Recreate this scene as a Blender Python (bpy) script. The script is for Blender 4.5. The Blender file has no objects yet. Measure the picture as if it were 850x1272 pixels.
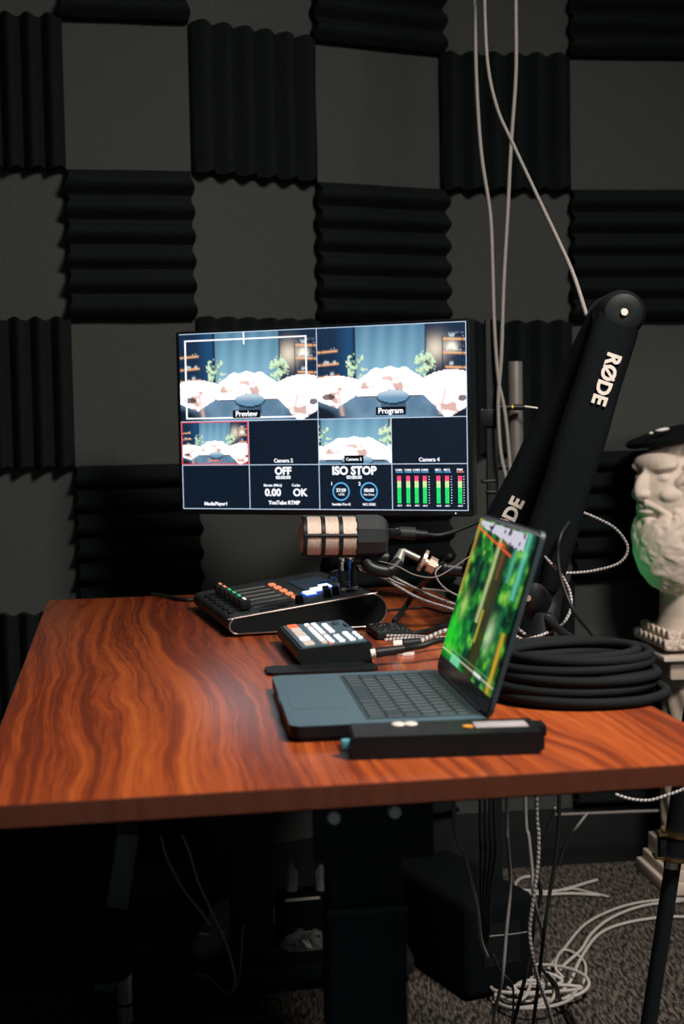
import bpy, bmesh, math, random
import numpy as np
from mathutils import Vector, Matrix, Quaternion
random.seed(7); rng = np.random.default_rng(7)
SC = bpy.context.scene; COL = SC.collection
PI = math.pi
# ------------------------------------------------------------------ camera model
F_, PITCH, ROLL = 1757.4, .064966, -.01937
CAM = Vector((0, 0, 1.076))
FW = Vector((0, math.cos(PITCH), -math.sin(PITCH))); _u0 = Vector((1, 0, 0)).cross(FW)
RT = math.cos(ROLL) * Vector((1, 0, 0)) + math.sin(ROLL) * _u0
UP = -math.sin(ROLL) * Vector((1, 0, 0)) + math.cos(ROLL) * _u0
def P(x, y, z=None, d=None):
    v = FW + (x - 425) / F_ * RT - (y - 636) / F_ * UP
    return CAM + v * (d if z is None else (z - CAM.z) / v.z)
cd = bpy.data.cameras.new('camera'); cam = bpy.data.objects.new('camera', cd); COL.objects.link(cam)
cam.matrix_world = Matrix.Translation(CAM) @ Matrix((RT, UP, -FW)).transposed().to_4x4()
cd.sensor_fit = 'VERTICAL'; cd.sensor_height = 36; cd.lens = 36 * F_ / 1272
cd.clip_start = .05; cd.dof.use_dof = True; cd.dof.focus_distance = 2.15; cd.dof.aperture_fstop = 5.6
SC.camera = cam
vs = SC.view_settings; vs.view_transform = 'Standard'; vs.look = 'None'; vs.exposure = 0; vs.gamma = 1
vs.use_curve_mapping = False

# ------------------------------------------------------------------ materials
def lin(c): return tuple(((v / 255) / 12.92 if v / 255 <= .04045 else ((v / 255 + .055) / 1.055) ** 2.4) for v in c)
def mat(name, color, rough=.5, metal=0, var=.15, scale=40, bump=0, spec=.5, emit=None, estr=0, sheen=0, stretch=(1, 1, 1)):
    m = bpy.data.materials.new(name); m.use_nodes = True; nt = m.node_tree; N = nt.nodes; Lk = nt.links
    b = N['Principled BSDF']; b.inputs['Roughness'].default_value = rough; b.inputs['Metallic'].default_value = metal
    b.inputs['Specular IOR Level'].default_value = spec
    tc = N.new('ShaderNodeTexCoord'); mp = N.new('ShaderNodeMapping'); mp.inputs['Scale'].default_value = stretch
    nz = N.new('ShaderNodeTexNoise'); nz.inputs['Scale'].default_value = scale; nz.inputs['Detail'].default_value = 4
    Lk.new(tc.outputs['Object'], mp.inputs[0]); Lk.new(mp.outputs[0], nz.inputs['Vector'])
    cr = N.new('ShaderNodeValToRGB'); c = color
    cr.color_ramp.elements[0].position = .3; cr.color_ramp.elements[1].position = .7
    cr.color_ramp.elements[0].color = (c[0] * (1 - var), c[1] * (1 - var), c[2] * (1 - var), 1)
    cr.color_ramp.elements[1].color = (min(1, c[0] * (1 + var)), min(1, c[1] * (1 + var)), min(1, c[2] * (1 + var)), 1)
    Lk.new(nz.outputs['Fac'], cr.inputs[0]); Lk.new(cr.outputs[0], b.inputs['Base Color'])
    if bump:
        bp = N.new('ShaderNodeBump'); bp.inputs['Strength'].default_value = bump; bp.inputs['Distance'].default_value = .002
        Lk.new(nz.outputs['Fac'], bp.inputs['Height']); Lk.new(bp.outputs[0], b.inputs['Normal'])
    if emit: b.inputs['Emission Color'].default_value = (*emit, 1); b.inputs['Emission Strength'].default_value = estr
    return m
def attr_mat(name, emit=0, rough=.6):
    m = bpy.data.materials.new(name); m.use_nodes = True; nt = m.node_tree; b = nt.nodes['Principled BSDF']
    a = nt.nodes.new('ShaderNodeAttribute'); a.attribute_name = 'Col'
    b.inputs['Roughness'].default_value = rough
    if emit:
        b.inputs['Base Color'].default_value = (.01, .01, .01, 1); b.inputs['Specular IOR Level'].default_value = .1
        nt.links.new(a.outputs['Color'], b.inputs['Emission Color']); b.inputs['Emission Strength'].default_value = emit
    else: nt.links.new(a.outputs['Color'], b.inputs['Base Color'])
    return m
M = {}
M['blackp'] = mat('black_plastic', (.0060, .0085, .0095), .42, var=.2, spec=0.28)
M['blackm'] = mat('black_matt', (.0045, .0068, .0076), .8, var=.2, bump=.2, spec=0.12)
M['blackmetal'] = mat('black_powder_metal', (.008, .011, .013), .55, metal=.0, var=.2, scale=200, bump=.15, spec=0.25)
M['fabric'] = mat('black_sleeve_fabric', (.0024, .0042, .0056), .85, var=.25, scale=1600, bump=.3, spec=.10)
M['rubber'] = mat('black_rubber', (.0075, .0100, .0110), .5, var=.2, scale=300, bump=.1, spec=0.25)
M['jacket'] = mat('matt_cable_jacket', (.0070, .0095, .0105), .8, var=.25, scale=600, bump=.3, spec=0.15)
M['foam'] = mat('charcoal_foam', (.0058, .0085, .0092), .95, var=.25, scale=260, bump=.7, spec=.1)
M['wall'] = mat('grey_felt_wall', (.047, .052, .049), .95, var=.22, scale=420, bump=.4, spec=.1)
M['ceil'] = mat('ceiling_paint', (.03, .03, .03), .9)
M['skirt'] = mat('dark_skirting', (.005, .007, .008), .5, var=.2)
M['darkgrey'] = mat('dark_grey_plastic', (.020, .024, .027), .5, var=.1, spec=0.3)
M['alu'] = mat('midnight_aluminium', (.078, .150, .195), .42, metal=.3, var=.06, scale=300)
M['key'] = mat('key_black', (.026, .046, .058), .5, var=.1)
M['silver'] = mat('silver_trim', (.55, .50, .47), .3, metal=.9, var=.08)
M['chrome'] = mat('chrome', (.62, .58, .54), .15, metal=1, var=.05)
M['steel'] = mat('dull_steel', (.30, .30, .28), .45, metal=.6, var=.12)
M['brass'] = mat('brass', (.62, .42, .20), .25, metal=1, var=.1)
M['nickel'] = mat('warm_nickel', (.70, .52, .42), .3, metal=.6, var=.1)
M['grille'] = mat('pale_mesh_grille', (.62, .50, .42), .5, metal=.3, var=.35, scale=700, bump=.6)
M['gtube'] = mat('grey_brown_tube', (.11, .10, .092), .5, var=.1)
M['plaster'] = mat('cream_plaster', (.66, .56, .48), .75, var=.06, scale=30, bump=.15)
M['plasterdark'] = mat('darker_plaster', (.40, .33, .27), .8, var=.15, scale=60, bump=.3)  # darker, browner plaster for the pedestal shaft
M['whitep'] = mat('white_plastic', (.75, .70, .66), .4, var=.04)
M['cord'] = mat('pale_cord', (.23, .215, .205), .6, var=.3, scale=500, bump=.3)
M['cordw'] = mat('white_cord', (.50, .47, .45), .6, var=.2, scale=500)
M['greycord'] = mat('grey_cord', (.20, .19, .185), .6, var=.25, scale=500)
M['bluecord'] = mat('blue_cord', (.02, .07, .35), .5)
M['logo'] = mat('cream_print', (.60, .55, .50), .6, var=.03)
M['label'] = mat('pale_sticker', (.42, .40, .42), .4, var=.1)
M['orange'] = mat('orange_dot', (.85, .33, .04), .5)
M['cyan'] = mat('cyan_plug', (.08, .32, .42), .5)
M['shoe'] = mat('dim_brown_leather', (.30, .24, .19), .6, var=.25)
M['bag'] = mat('cloudy_plastic', (.20, .20, .19), .25, var=.5, scale=25, bump=1)
M['screenblack'] = mat('dark_screen_glass', (.006, .008, .011), .18, var=.05)
M['image'] = attr_mat('lit_picture', 1.6)
M['lapimage'] = attr_mat('lit_forest_picture', 1.0)
M['braid'] = attr_mat('braided_cord', 0, .7)
def glow(name, c, s): return mat(name, (.02, .02, .02), .6, emit=c, estr=s, spec=.2)
M['txt'] = glow('lit_white_text', (.9, .93, 1), 1.2)
M['gline'] = glow('lit_grid_line', (.62, .75, .95), 1.0)
M['gred'] = glow('lit_red_line', (.85, .04, .07), 1.0)
M['gorange'] = glow('lit_orange', (1, .30, .14), 1.0)
M['gwhite'] = glow('lit_white_button', (.95, .95, 1), 1.3)
M['gcream'] = glow('lit_cream_button', (1, .80, .66), .8)
M['gblue'] = glow('lit_blue_pad', (.62, .72, 1), 1.8)
M['gbluedeep'] = glow('lit_deep_blue', (.02, .12, .9), 1.2)
M['gredor'] = glow('lit_red_orange', (1, .13, .05), 1.6)
M['ggreen'] = glow('lit_green', (.05, .8, .3), .8)
M['gteal'] = glow('lit_teal_panel', (.006, .03, .05), .7)
M['gcyan'] = glow('lit_blue_ring', (.10, .45, .85), 1.0)

def wood():
    m = bpy.data.materials.new('reddish_walnut_laminate'); m.use_nodes = True; nt = m.node_tree; N = nt.nodes; L = nt.links
    b = N['Principled BSDF']
    tc = N.new('ShaderNodeTexCoord')
    def mapping(s):
        q = N.new('ShaderNodeMapping'); q.inputs['Scale'].default_value = s; L.new(tc.outputs['Object'], q.inputs[0]); return q.outputs[0]
    def noise(v, sc, det=2, rough=.5):
        q = N.new('ShaderNodeTexNoise'); q.inputs['Scale'].default_value = sc; q.inputs['Detail'].default_value = det
        q.inputs['Roughness'].default_value = rough
        L.new(v, q.inputs['Vector']); return q.outputs['Fac']
    def mth(op, a, bb):
        q = N.new('ShaderNodeMath'); q.operation = op
        for i, s in enumerate((a, bb)):
            if isinstance(s, (int, float)): q.inputs[i].default_value = s
            else: L.new(s, q.inputs[i])
        return q.outputs[0]
    sx = N.new('ShaderNodeSeparateXYZ'); L.new(tc.outputs['Object'], sx.inputs[0])
    w1 = noise(mapping((4.5, 1.3, 1)), 1.0, 1.5); w2 = noise(mapping((13, 4.2, 1)), 1.0, 2)
    dx = mth('ADD', mth('MULTIPLY', mth('SUBTRACT', w1, .5), .13), mth('MULTIPLY', mth('SUBTRACT', w2, .5), .030))
    x2 = mth('ADD', sx.outputs['X'], dx)
    cb = N.new('ShaderNodeCombineXYZ'); L.new(mth('MULTIPLY', x2, 62), cb.inputs['X']); L.new(mth('MULTIPLY', sx.outputs['Y'], .7), cb.inputs['Y'])
    rings = noise(cb.outputs[0], 1.0, 3, .62)
    cb3 = N.new('ShaderNodeCombineXYZ'); L.new(mth('MULTIPLY', x2, 9), cb3.inputs['X']); L.new(mth('MULTIPLY', sx.outputs['Y'], .5), cb3.inputs['Y'])
    broad = noise(cb3.outputs[0], 1.0, 1.5)
    cb2 = N.new('ShaderNodeCombineXYZ'); L.new(mth('MULTIPLY', x2, 420), cb2.inputs['X']); L.new(mth('MULTIPLY', sx.outputs['Y'], 14), cb2.inputs['Y'])
    fine = noise(cb2.outputs[0], 1.0, 2)
    s = mth('ADD', mth('ADD', mth('MULTIPLY', rings, .74), mth('MULTIPLY', broad, .42)), mth('MULTIPLY', mth('SUBTRACT', fine, .5), .22))
    cr = N.new('ShaderNodeValToRGB'); L.new(s, cr.inputs[0]); e = cr.color_ramp.elements
    e[0].position = .40; e[0].color = (.135, .025, .009, 1)
    e[1].position = .74; e[1].color = (.52, .126, .027, 1)
    k = e.new(.51); k.color = (.20, .034, .011, 1)
    k = e.new(.58); k.color = (.33, .062, .015, 1)
    k = e.new(.65); k.color = (.42, .086, .019, 1)
    L.new(cr.outputs[0], b.inputs['Base Color'])
    b.inputs['Roughness'].default_value = .27; b.inputs['Specular IOR Level'].default_value = .6; b.inputs['Coat Weight'].default_value = .6; b.inputs['Coat Roughness'].default_value = .33
    bp = N.new('ShaderNodeBump'); bp.inputs['Strength'].default_value = .12; bp.inputs['Distance'].default_value = .001
    L.new(fine, bp.inputs['Height']); L.new(bp.outputs[0], b.inputs['Normal'])
    return m
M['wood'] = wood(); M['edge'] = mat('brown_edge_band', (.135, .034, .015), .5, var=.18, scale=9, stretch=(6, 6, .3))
def carpet():
    m = bpy.data.materials.new('dark_loop_carpet'); m.use_nodes = True; nt = m.node_tree; N = nt.nodes; L = nt.links
    b = N['Principled BSDF']; b.inputs['Roughness'].default_value = .95; b.inputs['Specular IOR Level'].default_value = .1
    tc = N.new('ShaderNodeTexCoord'); mp = N.new('ShaderNodeMapping'); mp.inputs['Rotation'].default_value = (0, 0, -.55)
    mp.inputs['Scale'].default_value = (170, 38, 10); L.new(tc.outputs['Object'], mp.inputs[0])
    a = N.new('ShaderNodeTexNoise'); a.inputs['Scale'].default_value = 1; a.inputs['Detail'].default_value = 3; L.new(mp.outputs[0], a.inputs['Vector'])
    f = N.new('ShaderNodeTexNoise'); f.inputs['Scale'].default_value = 420; L.new(tc.outputs['Object'], f.inputs['Vector'])
    mx = N.new('ShaderNodeMath'); mx.operation = 'MULTIPLY'; L.new(a.outputs['Fac'], mx.inputs[0]); L.new(f.outputs['Fac'], mx.inputs[1])
    cr = N.new('ShaderNodeValToRGB'); e = cr.color_ramp.elements; e[0].position = .21; e[0].color = (.012, .012, .012, 1); e[1].position = .34; e[1].color = (.19, .165, .14, 1)
    L.new(mx.outputs[0], cr.inputs[0]); L.new(cr.outputs[0], b.inputs['Base Color'])
    bp = N.new('ShaderNodeBump'); bp.inputs['Strength'].default_value = .8; bp.inputs['Distance'].default_value = .004
    L.new(mx.outputs[0], bp.inputs['Height']); L.new(bp.outputs[0], b.inputs['Normal'])
    return m
M['carpet'] = carpet()

# ------------------------------------------------------------------ mesh helpers
class MB:
    def __init__(s): s.bm = bmesh.new(); s.cols = None
    def box(s, c, d, rot=None, bev=0, seg=2):
        r = bmesh.ops.create_cube(s.bm, size=1.0); vs_ = r['verts']
        bmesh.ops.scale(s.bm, vec=Vector(d), verts=vs_)
        if bev:
            es = list({e for v in vs_ for e in v.link_edges})
            r2 = bmesh.ops.bevel(s.bm, geom=es, offset=min(bev, min(d) * .49), segments=seg, affect='EDGES', profile=.6)
            vs_ = list({v for f in r2['faces'] for v in f.verts} | {v for v in vs_ if v.is_valid})
        mtx = Matrix.Translation(Vector(c)) @ (rot.to_4x4() if rot is not None else Matrix.Identity(4))
        bmesh.ops.transform(s.bm, matrix=mtx, verts=vs_); return s
    def cyl(s, a, b, r, r2=None, n=24, cap=True):
        a = Vector(a); b = Vector(b); d = b - a; r2 = r if r2 is None else r2
        g = bmesh.ops.create_cone(s.bm, cap_ends=cap, segments=n, radius1=r, radius2=r2, depth=d.length)
        q = Vector((0, 0, 1)).rotation_difference(d.normalized())
        bmesh.ops.transform(s.bm, matrix=Matrix.Translation((a + b) / 2) @ q.to_matrix().to_4x4(), verts=g['verts']); return s
    def ball(s, c, rad, rot=None, n=20):
        g = bmesh.ops.create_uvsphere(s.bm, u_segments=n, v_segments=max(8, n // 2), radius=1)
        rad = (rad,) * 3 if isinstance(rad, (int, float)) else rad
        mtx = Matrix.Translation(Vector(c)) @ (rot.to_4x4() if rot is not None else Matrix.Identity(4)) @ Matrix.Diagonal((*rad, 1))
        bmesh.ops.transform(s.bm, matrix=mtx, verts=g['verts']); return s
    def lathe(s, prof, c=(0, 0, 0), axis=(0, 0, 1), n=40, flute=None):
        q = Vector((0, 0, 1)).rotation_difference(Vector(axis).normalized()); c = Vector(c); rings = []
        for r, z in prof:
            ring = []
            for i in range(n):
                a = 2 * PI * i / n; rr = max(r, 1e-4) * (flute(a, z) if flute else 1)
                ring.append(s.bm.verts.new(c + q @ Vector((rr * math.cos(a), rr * math.sin(a), z))))
            rings.append(ring)
        for k in range(len(rings) - 1):
            for i in range(n):
                s.bm.faces.new((rings[k][i], rings[k][(i + 1) % n], rings[k + 1][(i + 1) % n], rings[k + 1][i]))
        s.bm.faces.new(rings[0][::-1]); s.bm.faces.new(rings[-1]); return s
    def prism(s, pts, y0, y1, axis='y'):
        def mk(p, y): return Vector((p[0], y, p[1])) if axis == 'y' else (Vector((p[0], p[1], y)) if axis == 'z' else Vector((y, p[0], p[1])))
        A = [s.bm.verts.new(mk(p, y0)) for p in pts]; B = [s.bm.verts.new(mk(p, y1)) for p in pts]; n = len(pts)
        for i in range(n): s.bm.faces.new((A[i], A[(i + 1) % n], B[(i + 1) % n], B[i]))
        s.bm.faces.new(A[::-1]); s.bm.faces.new(B); return s
    def tube(s, pts, r, n=10, sub=8, taper=None, closed=False):
        pts = spline(pts, sub); rings = []; m = len(pts)
        t0 = (pts[1] - pts[0]).normalized(); nrm = t0.orthogonal().normalized()
        for i, p in enumerate(pts):
            t = (pts[min(i + 1, m - 1)] - pts[max(i - 1, 0)])
            t = t.normalized() if t.length > 1e-9 else t0
            nrm = (nrm - t * nrm.dot(t)); nrm = nrm.normalized() if nrm.length > 1e-9 else t.orthogonal().normalized()
            bi = t.cross(nrm); rr = r * (taper(i / (m - 1)) if taper else 1)
            rings.append([s.bm.verts.new(p + rr * (math.cos(2 * PI * k / n) * nrm + math.sin(2 * PI * k / n) * bi)) for k in range(n)])
        lay = s.bm.loops.layers.float_color.get('Col') or s.bm.loops.layers.float_color.new('Col')
        acc = 0
        for k in range(m - 1):
            acc += (pts[k + 1] - pts[k]).length
            for i in range(n):
                f = s.bm.faces.new((rings[k][i], rings[k][(i + 1) % n], rings[k + 1][(i + 1) % n], rings[k + 1][i]))
                ph = math.floor(acc / (r * 1.15) + i / n * 2) % 2
                c = (.46, .43, .42, 1) if ph else (.10, .10, .11, 1)
                for lp in f.loops: lp[lay] = c
        s.bm.faces.new(rings[0][::-1]); s.bm.faces.new(rings[-1]); return s
    def build(s, name, m, parent=None, smooth=True, ang=.6, loc=None):
        bmesh.ops.recalc_face_normals(s.bm, faces=s.bm.faces)
        me = bpy.data.meshes.new(name); s.bm.to_mesh(me); s.bm.free()
        return link(name, me, m, parent, smooth, ang, loc)
def link(name, me, m, parent=None, smooth=True, ang=.6, loc=None):
    if isinstance(m, str): m = M[m]
    me.materials.clear(); me.materials.append(m)
    if smooth:
        me.polygons.foreach_set('use_smooth', [True] * len(me.polygons))
        try: me.set_sharp_from_angle(angle=ang)
        except Exception: pass
    o = bpy.data.objects.new(name, me); COL.objects.link(o)
    if parent is not None: o.parent = parent
    if loc is not None: o.location = loc
    return o
def spline(pts, sub):
    p = [Vector(q) for q in pts]
    if len(p) < 3: return [p[0].lerp(p[-1], i / 8) for i in range(9)]
    out = []
    for i in range(len(p) - 1):
        a = p[i - 1] if i else 2 * p[0] - p[1]; b = p[i]; c = p[i + 1]; d = p[i + 2] if i + 2 < len(p) else 2 * p[-1] - p[-2]
        for k in range(sub):
            t = k / sub; out.append(.5 * ((2 * b) + (c - a) * t + (2 * a - 5 * b + 4 * c - d) * t * t + (3 * b - a - 3 * c + d) * t ** 3))
    out.append(p[-1]); return out
def tag(o, label, cat, group=None, kind=None):
    if label: o['label'] = label
    if cat: o['category'] = cat
    if group: o['group'] = group
    if kind: o['kind'] = kind
    return o
def thing(name, label, cat, loc=(0, 0, 0), rz=0, group=None):
    o = bpy.data.objects.new(name, None); COL.objects.link(o); o.location = loc; o.rotation_euler = (0, 0, rz)
    o.empty_display_size = .05
    tag(o, label, cat, group); bpy.context.view_layer.update(); return o
def local(root, w):
    q = Matrix.Rotation(-root.rotation_euler.z, 4, 'Z') @ (Vector(w) - root.location); return q
def struct(o): o['kind'] = 'structure'; return o
def text(name, s, size, m, parent, loc, rot=(PI / 2, 0, 0), bold=0, align='CENTER', ext=.0003, sx=1, shear=0, label=None):
    c = bpy.data.curves.new(name, 'FONT'); c.body = s; c.size = size; c.offset = bold; c.extrude = ext; c.align_x = align; c.align_y = 'CENTER'; c.shear = shear
    c.resolution_u = 3
    t = bpy.data.objects.new(name, c); COL.objects.link(t); bpy.context.view_layer.update()
    me = bpy.data.meshes.new_from_object(t.evaluated_get(bpy.context.evaluated_depsgraph_get()))
    bpy.data.objects.remove(t)
    me.transform(Matrix.Diagonal((sx, 1, 1, 1)))
    o = link(name, me, m, parent, smooth=False); o.location = loc; o.rotation_euler = rot
    if label: o['label'] = label
    return o
def picture(name, nx, ny, fn, place, m, parent):
    """grid mesh, colour per vertex; fn(U,V)->rgb arrays (linear), place(u,v)->local point"""
    U, V = np.meshgrid(np.linspace(0, 1, nx), np.linspace(0, 1, ny)); C = np.clip(fn(U, V), 0, 4)
    verts = [place(U[j, i], V[j, i]) for j in range(ny) for i in range(nx)]
    faces = [(j * nx + i, j * nx + i + 1, (j + 1) * nx + i + 1, (j + 1) * nx + i) for j in range(ny - 1) for i in range(nx - 1)]
    me = bpy.data.meshes.new(name); me.from_pydata(verts, [], faces)
    a = me.color_attributes.new('Col', 'FLOAT_COLOR', 'POINT')
    arr = np.ones((nx * ny, 4), dtype=np.float32); arr[:, :3] = C.reshape(-1, 3); a.data.foreach_set('color', arr.ravel())
    return link(name, me, m, parent, smooth=False)
def vnoise(U, V, fx, fy, seed=0, oct=3):
    out = 0; amp = 1; tot = 0
    for o in range(oct):
        r = np.random.default_rng(seed + o); gx = int(fx * 2 ** o) + 3; gy = int(fy * 2 ** o) + 3; g = r.random((gy, gx))
        x = U * fx * 2 ** o; y = V * fy * 2 ** o; xi = np.floor(x).astype(int); yi = np.floor(y).astype(int); fxx = x - xi; fyy = y - yi
        fxx = fxx * fxx * (3 - 2 * fxx); fyy = fyy * fyy * (3 - 2 * fyy)
        v = (g[yi, xi] * (1 - fxx) + g[yi, xi + 1] * fxx) * (1 - fyy) + (g[yi + 1, xi] * (1 - fxx) + g[yi + 1, xi + 1] * fxx) * fyy
        out = out + v * amp; tot += amp; amp *= .5
    return out / tot
def cable(name, label, pts, r, m='cord', group=None, n=8, sub=8):
    b = MB(); b.tube(pts, r, n=n, sub=sub); o = b.build(name, m, ang=3); tag(o, label, 'cable', group); return o
def bcable(name, label, pts, r, group=None):           # braided: fine steps so the braid reads
    p = [Vector(q) for q in pts]; L = sum((p[i + 1] - p[i]).length for i in range(len(p) - 1))
    b = MB(); b.tube(p, r, n=8, sub=max(4, min(150, int(L / (r * .58) / (len(p) - 1))))); o = b.build(name, 'braid', ang=3); tag(o, label, 'cable', group); return o

# ------------------------------------------------------------------ room
TS = .305
xp = [(-60, 2.91), (95, 2.96), (248, 3.01), (398, 3.17), (554, 3.31), (711, 3.35), (868, 3.39)]
W = [Vector(((x - 425) / F_ * d, d)) for x, d in xp]
dl = (W[0] - W[1]).normalized(); dr = (W[-1] - W[-2]).normalized()
W = [W[0] + dl * .25 * 5, W[0] + dl * .25] + W + [W[-1] + dr * .31, W[-1] + dr * 1.4]
z0 = P(560, 240, d=3.31).z
b = MB()
for i in range(len(W) - 1):
    p, q = W[i], W[i + 1]; n_ = Vector((-(q - p).y, (q - p).x)).normalized() * .08
    quad = [(p.x, p.y), (q.x, q.y), (q.x + n_.x, q.y + n_.y), (p.x + n_.x, p.y + n_.y)]
    b.prism(quad, 0, 2.7, 'z')
struct(b.build('wall_back', 'wall', smooth=False))
b = MB()
for i in range(len(W) - 1):
    p, q = W[i], W[i + 1]; n_ = Vector(((q - p).y, -(q - p).x)).normalized() * .014
    b.prism([(p.x, p.y), (q.x, q.y), (q.x + n_.x, q.y + n_.y), (p.x + n_.x, p.y + n_.y)], 0, .135, 'z')
struct(b.build('baseboard_back', 'skirt', smooth=False))
b = MB(); b.box((0, 1.0, -.02), (6.4, 7.2, .04)); struct(b.build('floor', 'carpet', smooth=False))
b = MB(); b.box((0, 1.0, 2.72), (6.4, 7.2, .04)); struct(b.build('ceiling', 'ceil', smooth=False))
b = MB(); b.box((-2.0, .4, 1.35), (.06, 5, 2.7)); struct(b.build('wall_left', 'wall', smooth=False))
b = MB(); b.box((2.3, .4, 1.35), (.06, 6, 2.7)); struct(b.build('wall_right', 'wall', smooth=False))

def foam(i, zb, zt, vertical, label, over=.0):
    p, q = W[i], W[i + 1]; L = (q - p).length + over; H = zt - zb; bm = bmesh.new()
    nr = 6; K = 10; n1 = nr * K
    def prof(t):
        ph = (t * nr) % 1.0; tri = 1 - abs(2 * ph - 1)
        return .018 + .026 * (math.sin(tri * PI / 2) ** 1.3)
    m2 = 14; grid = []
    jit = [random.uniform(-.0015, .0015) for _ in range(40)]
    for a in range(n1 + 1):
        row = []
        for c in range(m2 + 1):
            t = a / n1; s_ = c / m2; y = -prof(t) + .0012 * math.sin(s_ * 9 + i + zb * 7)
            # the cut edges of the tile bulge with the ridges
            e = .004 * math.sin(t * nr * 2 * PI) if c in (0, m2) else 0
            if vertical: x = t * L; z = zb + s_ * H + (e if c else -e)
            else: x = s_ * L + (e if c else -e); z = zb + t * H
            row.append(bm.verts.new((x, y, z)))
        grid.append(row)
    def quad(a, b_, c, d):
        try: bm.faces.new((a, b_, c, d))
        except Exception: pass
    for a in range(n1):
        for c in range(m2): quad(grid[a][c], grid[a + 1][c], grid[a + 1][c + 1], grid[a][c + 1])
    edge = [grid[a][0] for a in range(n1 + 1)] + [grid[n1][c] for c in range(1, m2 + 1)] + [grid[a][m2] for a in range(n1 - 1, -1, -1)] + [grid[0][c] for c in range(m2 - 1, 0, -1)]
    back = [bm.verts.new((v.co.x, -.002, v.co.z)) for v in edge]
    for k in range(len(edge)): quad(edge[k], edge[(k + 1) % len(edge)], back[(k + 1) % len(edge)], back[k])
    bm.faces.new(back[::-1])
    bmesh.ops.recalc_face_normals(bm, faces=bm.faces)
    me = bpy.data.meshes.new('foam_tile'); bm.to_mesh(me); bm.free()
    o = link('foam_tile', me, 'foam', ang=1.2)
    n_ = Vector(((q - p).y, -(q - p).x)).normalized() * .0
    o.location = (p.x + n_.x, p.y + n_.y, 0); o.rotation_euler = (0, 0, math.atan2((q - p).y, (q - p).x))
    tag(o, label, 'acoustic foam tile', 'ridged foam tiles in a chequerboard on the back wall')
rown = ['top row cut by the photo', 'second row down', 'third row down', 'fourth row, level with the monitor', 'fifth row, level with the monitor base', 'sixth row, level with the tabletop', 'seventh row, below the tabletop', 'lowest row above the skirting']
coln = ['outermost left column', 'column at the left edge', 'second column', 'third column', 'fourth column', 'fifth column', 'column behind the bust', 'outermost right column']
cols = list(range(1, 9))       # segment index in W : 1 -> just left of frame
for r in range(8):             # r=0 topmost (z 1.905..2.21)
    zt = z0 + TS * (2 - r); zb = zt - TS
    for k in range(0, 8):
        seg = k + 1
        if (r + seg) % 2 == 0: continue
        seg = k + 1
        if seg >= len(W) - 1: continue
        zb2 = max(zb, .14)
        if zt - zb2 < .05: continue
        # photo rows: even rows horizontal ridges
        foam(seg, zb2, zt, r % 2 == 1, 'foam tile with %s ridges, %s, %s' % ('vertical' if r % 2 else 'horizontal', rown[r], coln[k]))

# ------------------------------------------------------------------ desk
TH = .15788; DU = Vector((math.cos(TH), math.sin(TH), 0)); DV = Vector((-DU.y, DU.x, 0)); DF = Vector((-.32456, 1.2, 0))
def D(u, v, z=.75): return DF + DU * u + DV * v + Vector((0, 0, z))
DW, DL = .717, 1.452
desk = thing('desk', 'reddish wood-grain desk on black steel legs, seen from its short end', 'desk', DF, TH)
b = MB(); b.box((DW / 2, DL / 2, .7392), (DW, DL, .0216), bev=.0015); b.build('desktop', 'wood', desk)
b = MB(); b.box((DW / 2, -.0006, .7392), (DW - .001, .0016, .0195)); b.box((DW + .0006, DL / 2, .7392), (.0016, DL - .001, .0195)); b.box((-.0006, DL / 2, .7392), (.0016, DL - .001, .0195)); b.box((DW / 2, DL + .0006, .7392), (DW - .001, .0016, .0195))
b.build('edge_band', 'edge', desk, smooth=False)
for v_ in (.12, 1.385):
    col = MB().box((DW / 2 + .003, v_, .32), (.078, .05, .56), bev=.004).build('leg_column', 'blackmetal', desk)
    MB().box((DW / 2 + .003, v_, .665), (.073, .044, .14), bev=.003).build('inner_column', 'blackmetal', col)
    MB().box((DW / 2 + .003, v_ - .0, .598), (.080, .054, .008), bev=.002).build('collar', 'darkgrey', col)
    MB().box((DW / 2, v_, .035), (.62, .075, .04), bev=.012).build('foot', 'blackmetal', desk)
    MB().box((DW / 2, v_, .7135), (.60, .06, .024), bev=.003).build('crossbar', 'blackmetal', desk)
for u_ in (.12, .60):
    MB().box((u_, .75, .712), (.035, 1.24, .026), bev=.002).build('side_rail', 'blackmetal', desk)
b = MB().box((DW / 2 + .003, .056, .694), (.115, .012, .066), bev=.003); pl = b.build('mounting_plate', 'blackmetal', desk)
for (px, py) in ((415, 1016), (493, 1012)):
    w = P(px, py, d=1.318); q = local(desk, w)
    b = MB(); b.cyl((q.x, .051, q.z), (q.x, .044, q.z), .0066, .0055, n=16); b.build('bolt', 'whitep', desk)
w = local(desk, P(505, 1036, d=1.3)); MB().box((w.x, .10, w.z), (.02, .012, .012), bev=.003).cyl((w.x, .094, w.z), (w.x, .088, w.z), .005, n=12).build('bolt', 'whitep', desk)

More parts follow.
